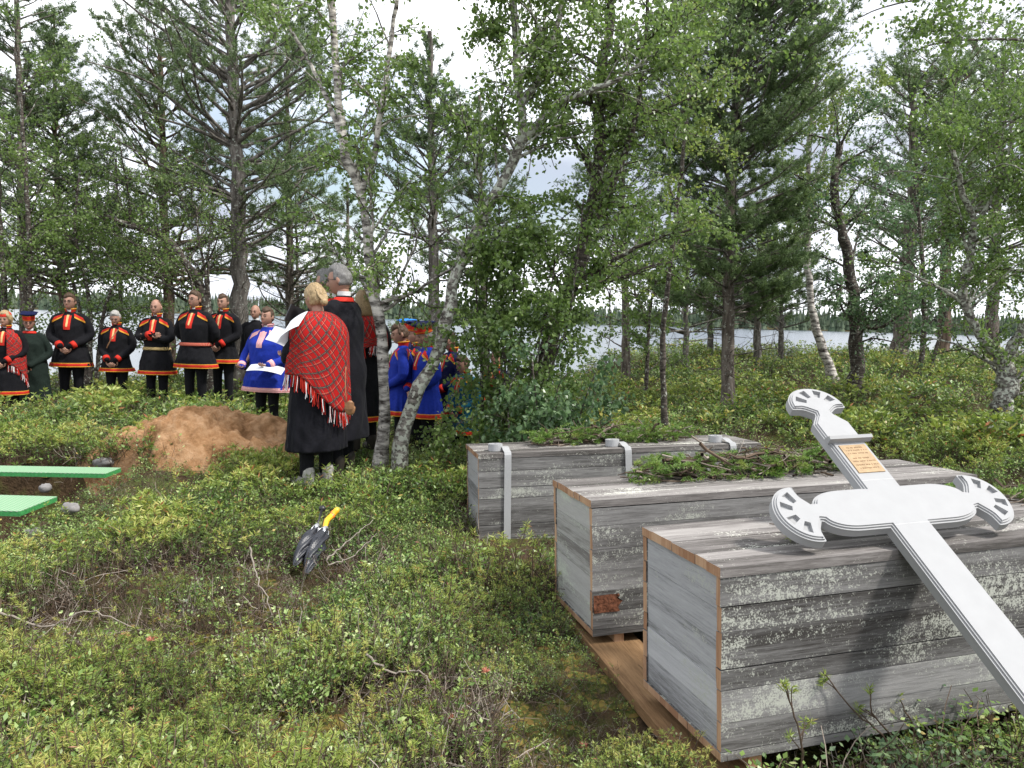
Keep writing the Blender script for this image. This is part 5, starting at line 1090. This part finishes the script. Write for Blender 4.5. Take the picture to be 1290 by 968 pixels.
# ------------------------------------------------------------------ ground cover
def ell(x, y, cx, cy, rx, ry): return ((x-cx)/rx)**2+((y-cy)/ry)**2
def clear_mask(x, y):
    ok = np.ones(len(x), bool)
    for (O, l, b, up), m0, m1 in zip(boxes, (.03, .04, .04), (.03, .05, .05)):
        dx, dy = x-O[0], y-O[1]; a = dx*l[0]+dy*l[1]; c = dx*b[0]+dy*b[1]; ok &= ~((a > -m0) & (a < BL+.05) & (c > -m0) & (c < BW+.05))
    ok &= ell(x, y, MC[0], MC[1]+.12, 1.15, .68) > 1
    ok &= ~((np.abs(x+4.85) < 1.35) & (np.abs(y-6.05) < 1.3)); ok &= ~((x < -3.33) & (np.abs(y-5.4) < .5)) & ~((x < -3.36) & (np.abs(y-6.55) < .3)) & ~((x < -3.1) & (np.abs(y-4.5) < .3))
    ok &= ell(x, y, -1.19, 4.66, .11, .26) > 1
    ok &= ell(x, y, -1.57, 6.35, .28, .22) > 1
    # runner boards
    for A, B_ in ((P0, P1), (P2, P3)):
        d = (B_-A)[:2]; Ld = np.hypot(*d); d = d/Ld; t_ = (x-A[0])*d[0]+(y-A[1])*d[1]; s_ = np.abs((x-A[0])*d[1]-(y-A[1])*d[0]); ok &= ~((s_ < .15) & (t_ > -.1) & (t_ < Ld))
    return ok
def scatter(n, d0, d1, rg, half=R(43)):
    d = np.exp(rg.uniform(np.log(d0), np.log(d1), n)) if True else 0; a = rg.uniform(-half, half, n); return d*np.sin(a), d*np.cos(a), d
def proto_bilberry(rg, leaf, nl, hgt):
    m_ = MB(); ns = 4
    az = rg.uniform(0, 6.28, ns); P = grow(rg.normal(0, .03, (ns, 3))*[1, 1, 0], np.stack([np.cos(az)*.5, np.sin(az)*.5, np.ones(ns)], 1), np.full(ns, hgt)*rg.uniform(.6, 1.1, ns), 6, .22, 0, rg)
    V, F = tubes(P, np.full((ns, 6), .0022)*np.linspace(1, .5, 6), 3); m_.add(V, F, 1, rg.random())
    K = nl; s = rg.integers(0, ns, K); u_ = rg.uniform(.3, 1, K)**.7*4.99; i = u_.astype(int); f = (u_-i)[:, None]; Q = P[s, i]*(1-f)+P[s, i+1]*f
    D = rg.normal(0, 1, (K, 3)); D[:, 2] = np.abs(D[:, 2])*.5+.15; D = nrm(D); Q = Q+D*rg.uniform(0, .035, K)[:, None]
    sz = leaf*rg.uniform(.6, 1.2, K); leaves(m_, Q, D, sz, sz*.58, 0, np.clip(rg.normal(.5, .25, K), 0, 1), rg=rg, up=np.array([0, 0, 1.]), simple=leaf > .02); return m_
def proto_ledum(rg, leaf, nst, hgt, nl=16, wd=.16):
    m_ = MB(); az = rg.uniform(0, 6.28, nst); tl = rg.uniform(.15, .6, nst)
    P = grow(rg.normal(0, .035, (nst, 3))*[1, 1, 0], np.stack([np.cos(az)*tl, np.sin(az)*tl, np.ones(nst)], 1), hgt*rg.uniform(.65, 1.15, nst), 6, .12, -.08, rg)
    V, F = tubes(P, np.full((nst, 6), .0026)*np.linspace(1, .6, 6), 3); m_.add(V, F, 1, .35)
    s = np.repeat(np.arange(nst), nl); K = len(s); u_ = np.where(rg.random(K) < .62, 1-rg.random(K)*.1, 1-rg.random(K)**1.3*.55)*4.99; i = u_.astype(int); f = (u_-i)[:, None]; Q = P[s, i]*(1-f)+P[s, i+1]*f; ax = nrm(P[s, i+1]-P[s, i])
    a = rg.uniform(0, 6.283, K); rd = np.stack([np.cos(a), np.sin(a), np.zeros(K)], 1); D = nrm(rd*rg.uniform(.6, 1.1, K)[:, None]+ax*rg.uniform(-.1, 1.1, K)[:, None])
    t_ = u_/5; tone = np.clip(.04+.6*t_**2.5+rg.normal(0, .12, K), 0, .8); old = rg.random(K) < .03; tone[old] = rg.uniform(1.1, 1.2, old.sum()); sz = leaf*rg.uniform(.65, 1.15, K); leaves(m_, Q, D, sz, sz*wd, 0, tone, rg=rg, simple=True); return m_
def proto_twigs(rg, hgt):
    m_ = MB(); n = 5; az = rg.uniform(0, 6.28, n); P = grow(rg.normal(0, .03, (n, 3))*[1, 1, 0], np.stack([np.cos(az), np.sin(az), rg.uniform(.2, 1.2, n)], 1), hgt*rg.uniform(.6, 1.5, n), 7, .25, .02, rg)
    V, F = tubes(P, np.full((n, 7), .0024)*np.linspace(1, .4, 7), 3); m_.add(V, F, 0, rg.random()*.9)
    k = n*4; s = rg.integers(0, n, k); i = rg.integers(2, 6, k); P2_ = grow(P[s, i], rg.normal(0, 1, (k, 3))+[0, 0, .5], np.full(k, hgt*.4), 4, .2, 0, rg); V, F = tubes(P2_, np.full((k, 4), .0013), 3); m_.add(V, F, 0, rg.random()); return m_
def strew(name, label, mats, protos, x, y, sc_, tone, rg, sink=.02, cat='ground plants'):
    out = MB(); z = gz(x, y)-sink; k = rg.integers(0, len(protos), len(x))
    for j, pr in enumerate(protos):
        I = np.where(k == j)[0]
        if not len(I): continue
        V0 = pr.arrays(); a = rg.uniform(0, 6.283, len(I)); c, s = np.cos(a), np.sin(a); tx, ty = rg.normal(0, .12, (2, len(I)))
        sc2 = sc_[I]; X = (V0[:, 0]*c[:, None]-V0[:, 1]*s[:, None]+V0[:, 2]*tx[:, None])*sc2[:, None]+x[I][:, None]; Yy = (V0[:, 0]*s[:, None]+V0[:, 1]*c[:, None]+V0[:, 2]*ty[:, None])*sc2[:, None]+y[I][:, None]; Z = V0[:, 2]*sc2[:, None]+z[I][:, None]
        out.V.append(np.stack([X, Yy, Z], -1).reshape(-1, 3))
        for F, m_, r_ in pr.G:
            FF = (F[None]+(np.arange(len(I))*len(V0))[:, None, None]).reshape(-1, F.shape[1])+out.n; out.G.append((FF, m_, np.clip(r_[None]+np.where(r_[None] < 1, np.minimum(tone[I][:, None], .94-r_[None]), 0)*(m_ == 0), 0, 1).reshape(-1)))
        out.n += len(V0)*len(I)
    print(name, len(x), sum(len(g[0]) for g in out.G)); o = out.build(name, mats); tag(o, label, cat, kind='stuff'); return o
def zone(nm_, d0, d1, nB, nL, nC, nT, leafB, leafL, hB, hL, seed):
    rg = np.random.default_rng(seed)
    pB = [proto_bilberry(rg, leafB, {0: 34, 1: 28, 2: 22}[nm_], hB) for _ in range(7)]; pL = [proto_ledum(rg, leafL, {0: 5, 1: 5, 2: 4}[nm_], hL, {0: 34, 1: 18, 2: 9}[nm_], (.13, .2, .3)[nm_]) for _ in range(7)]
    pC = [proto_ledum(rg, leafL*.5, 8, hL*.6, {0: 20, 1: 14, 2: 10}[nm_], .3) for _ in range(5)]; pT = [proto_twigs(rg, .22+.04*nm_) for _ in range(6)]
    where = ('in the foreground', 'in the middle distance', 'far back towards the water')[nm_]
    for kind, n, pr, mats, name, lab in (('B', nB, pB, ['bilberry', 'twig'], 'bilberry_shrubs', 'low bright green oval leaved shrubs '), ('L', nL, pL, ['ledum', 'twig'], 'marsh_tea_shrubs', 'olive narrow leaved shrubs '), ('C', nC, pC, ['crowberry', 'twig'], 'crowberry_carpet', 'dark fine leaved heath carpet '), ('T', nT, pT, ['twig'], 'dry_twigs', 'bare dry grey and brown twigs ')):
        x, y, d = scatter(int(n), d0, d1, rg); pn = vnoise(x, y, .9, 21)*.6+vnoise(x, y, 2.4, 22)*.4; den = vnoise(x, y, 1.7, 23)*.5+vnoise(x, y, .7, 24)*.5
        keep = clear_mask(x, y) & (gz(x, y) > LAKE_Z+.15)
        if kind == 'B': keep &= (rg.random(len(x)) < np.clip((pn-.3)*5, .15, 1)) & (rg.random(len(x)) < np.clip((den-.33)*6, .1, 1))
        if kind == 'L': keep &= (rg.random(len(x)) < np.clip((.6-pn)*5, .1, 1)) & (rg.random(len(x)) < np.clip((den-.33)*6, .1, 1))
        if kind == 'T': keep &= rg.random(len(x)) < np.clip((.6-den)*4, .15, 1)
        gap = np.minimum(np.minimum(ell(x, y, -1.5, 3.5, .75, .33), ell(x, y, -.35, 3.0, .4, .22)), np.minimum(ell(x, y, -.75, 2.75, .25, .2), ell(x, y, -.45, 4.7, .3, .2))); keep &= (gap > 1) | (rg.random(len(x)) < (.9 if kind == 'T' else .13))
        # beside the low boards and umbrellas the plants are kept short
        x, y, d = x[keep], y[keep], d[keep]; hv = .35+.75*vnoise(x, y, 1.1, 25)+.5*vnoise(x, y, 3.5, 27)+.25*rg.random(len(x))
        for (O, l, b, up) in boxes:
            dx, dy = x-O[0], y-O[1]; a = dx*l[0]+dy*l[1]; c = dx*b[0]+dy*b[1]; near = (a > -.35) & (a < BL) & (c < 0) & (c > -.35); hv = np.where(near, hv*.7, hv); hv = np.where((a > -.7) & (a < .0) & (c > -.9) & (c < BW+.2), hv*.62, hv)
        for bi, fr_ in ((2, .8), (1, .3)):
            O, l, b, up = boxes[bi]; dx, dy = x-O[0], y-O[1]; a = dx*l[0]+dy*l[1]; c = dx*b[0]+dy*b[1]; hv = np.where((a > -.35*fr_) & (a < 1.6) & (c < .1) & (c > -1.3*fr_), np.minimum(hv, .42), hv)
        hv = np.where(ell(x, y, -1.15, 4.2, .3, .3) < 1, hv*.6, hv); hv = np.where((x < -2.5) & (y > 3.9) & (y < 7.2) & (x > -3.6), hv*.55, hv)
        tone = (vnoise(x, y, 3.1, 26)-.5)*.55+rg.normal(.02, .12, len(x))
        strew(name, lab+where, [MAT[q] for q in mats], pr, x, y, hv, tone, rg)
zone(0, 1.6, 5.2, 21000, 4600, 1600, 2800, .0205, .023, .19, .25, 201)
zone(1, 4.9, 11, 15000, 6500, 3000, 2600, .029, .046, .24, .27, 202)
zone(2, 10.5, 36, 14000, 10000, 3500, 1200, .05, .075, .34, .36, 203)
# moss cushions
x, y, d = scatter(3400, 1.6, 12, rng); k = clear_mask(x, y); x, y, d = x[k], y[k], d[k]
pr = []
for _ in range(4):
    m_ = MB(); V, F = grid(10, 5, lambda u, v: np.stack([.12*np.cos(v*1.5)*np.cos(u*6.283), .12*np.cos(v*1.5)*np.sin(u*6.283), .05*np.sin(v*1.5)+0*u], -1), True); V = V*(1+rng.normal(0, .07, V.shape)); m_.add(V, F, 0, rng.random(len(F))); pr.append(m_)
leafmat('moss', [(0, (.04, .05, .012)), (.5, (.1, .1, .025)), (.8, (.14, .09, .03)), (1, (.2, .16, .04))], .9, 0, .1)
strew('moss_cushions', 'olive and rusty moss cushions between the shrubs', [MAT['moss']], pr, x, y, rng.uniform(.25, .7, len(x)), rng.normal(0, .2, len(x)), rng, .015)
# single plants that stand out
def sprig(label, foot, pts, seed, tips, red=False, nl=26, leaf=.032, name='marsh_tea_plant'):
    rg = np.random.default_rng(seed); B_ = gp(*foot); root = empty(name, B_); tag(root, label, 'shrub'); m_ = MB(); lf = MB(); rt = MB()
    for path in pts:
        P = smooth_path(np.concatenate([[B_], pp(*path)]), 16, .002, rg)-B_; add_tube(m_, P, np.linspace(.0045, .0022, 16), 6, 0, .25)
        ends = [P[-1]]+[grow(P[[j]], nrm(rg.normal(0, 1, (1, 3)))+[[0, 0, .9]], np.array([.07]), 5, .1, -.05, rg)[0] for j in rg.integers(7, 14, tips)]
        for e in ends:
            if e.ndim == 2: add_tube(m_, e, np.linspace(.0024, .0016, 5), 5, 0, .25); e = e[-1]
            a = rg.uniform(0, 6.283, nl); D = np.stack([np.cos(a), np.sin(a), rg.uniform(-.1, 1.3, nl)], 1); Q = e+np.array([0, 0, 1])*rg.uniform(-.03, .004, nl)[:, None]
            leaves(lf, Q, D, leaf*rg.uniform(.6, 1.1, nl), leaf*.13, 0, np.clip(rg.normal(.6, .15, nl), 0, .95), rg=rg, simple=True)
            if red: a = rg.uniform(0, 6.283, 22); leaves(rt, np.repeat((P[-1]+[0, 0, .012])[None], 22, 0), np.stack([np.cos(a), np.sin(a), rg.uniform(0, 1.2, 22)], 1), .024, .004, 0, rg.random(22), rg=rg, simple=True)
    m_.build('stem', MAT['twig'], root); lf.build('leaves', MAT['ledum'], root)
    if red: rt.build('old_flowers', MAT['redtip'], root)
sprig('tall sprig with narrow leaves rising against the side of the nearest box, left one', (1020, 990, 2.45), [((1008, 930, 2.42), (995, 880, 2.4), (990, 862, 2.4))], 301, 5)
sprig('long bent brown stemmed plant with tufted tips in front of the nearest box', (1150, 960, 2.7), [((1110, 925, 2.65), (1075, 895, 2.6), (1040, 850, 2.6)), ((1125, 930, 2.65), (1100, 900, 2.6), (1096, 868, 2.6)), ((1150, 920, 2.7), (1140, 895, 2.7), (1132, 876, 2.7))], 302, 2)
for k, (px, py, Y) in enumerate(((158, 800, 3.2), (190, 805, 3.15), (62, 900, 2.75), (168, 895, 2.75), (540, 893, 2.8), (566, 905, 2.75), (735, 940, 2.7), (612, 845, 3.0))):
    sprig('narrow leaved shrub with faded pink seed heads, '+('upper left of the foreground', 'just right of the upper left pink one', 'at the lower left edge', 'below the upper left pair', 'bottom centre, left one', 'bottom centre, right one', 'near the runner board at the bottom', 'centre, between moss and berry leaves')[k], (px+8, py+70, Y), [((px+4, py+30, Y), (px, py+5, Y))], 310+k, 1, True)
def bush(label, px, py, Y, seed, n=16, leaf=.028, rad=.2, mat='bilberry', h=.3):
    rg = np.random.default_rng(seed); B_ = gp(px, py, Y); root = empty('berry_bush', B_); tag(root, label, 'bush', 'leafy bushes along the nearest box'); st, lf = MB(), MB()
    for k in range(n):
        pr = proto_bilberry(rg, leaf*.72, 46, h*rg.uniform(.7, 1.2)); off = np.append(rg.normal(0, rad*.55, 2), 0); off[2] = float(gz(B_[0]+off[0], B_[1]+off[1]))-B_[2]; V = pr.arrays()*[1.5, 1.5, 1]+off; tn = rg.normal(.05, .1)
        (F0, m0, r0), rest = pr.G[0], pr.G[1:]
        st.add(V, F0, 0, r0); base_n = lf.n; lf.V.append(V); lf.n += len(V)
        for F_, m_, r_ in rest: lf.G.append((F_+base_n, 0, np.clip(r_+tn, 0, 1)))
    st.build('stems', MAT['twig'], root); lf.build('leaves', MAT[mat], root)
bush('round leaved green bush under the white cross shaft at the lower right corner', 1225, 960, 2.62, 401, 20)
bush('green berry bush at the foot of the nearest box, left of the cross shaft', 1130, 975, 2.55, 402, 14, mat='willow')
bush('low berry bush at the bottom edge just right of the runner board end', 985, 1010, 2.35, 403, 9, rad=.12, h=.2)
def stick(label, pts, r, seed):
    P = pp(*pts); P = smooth_path(P, 20, .004, np.random.default_rng(seed)); m_ = MB(); add_tube(m_, P, np.linspace(r, r*.4, 20), 6, 0, .9, True); tag(m_.build('fallen_twig', [MAT['twig']]), label, 'twig', 'fallen twigs on the shrubs')
stick('pale upright twig left of centre below the umbrellas', ((315, 690, 3.95), (322, 720, 3.9), (340, 765, 3.8), (345, 790, 3.75)), .005, 1)
stick('long thin curved twig crossing the left foreground shrubs', ((0, 772, 3.4), (60, 790, 3.35), (110, 770, 3.35), (165, 790, 3.3)), .005, 2)
stick('brown dead twig lying in the centre foreground', ((462, 825, 3.1), (495, 848, 3.05), (530, 846, 3.05), (545, 870, 3.0)), .005, 3)
stick('grey twig lying right of the umbrellas', ((412, 705, 4.3), (440, 680, 4.4), (470, 655, 4.5)), .005, 4)
stick('second grey twig right of the umbrellas, lower one', ((414, 712, 4.25), (445, 700, 4.3), (475, 672, 4.4)), .004, 5)
stick('thick pale stick end poking up at the bottom edge', ((405, 968, 2.6), (404, 935, 2.65)), .009, 6)
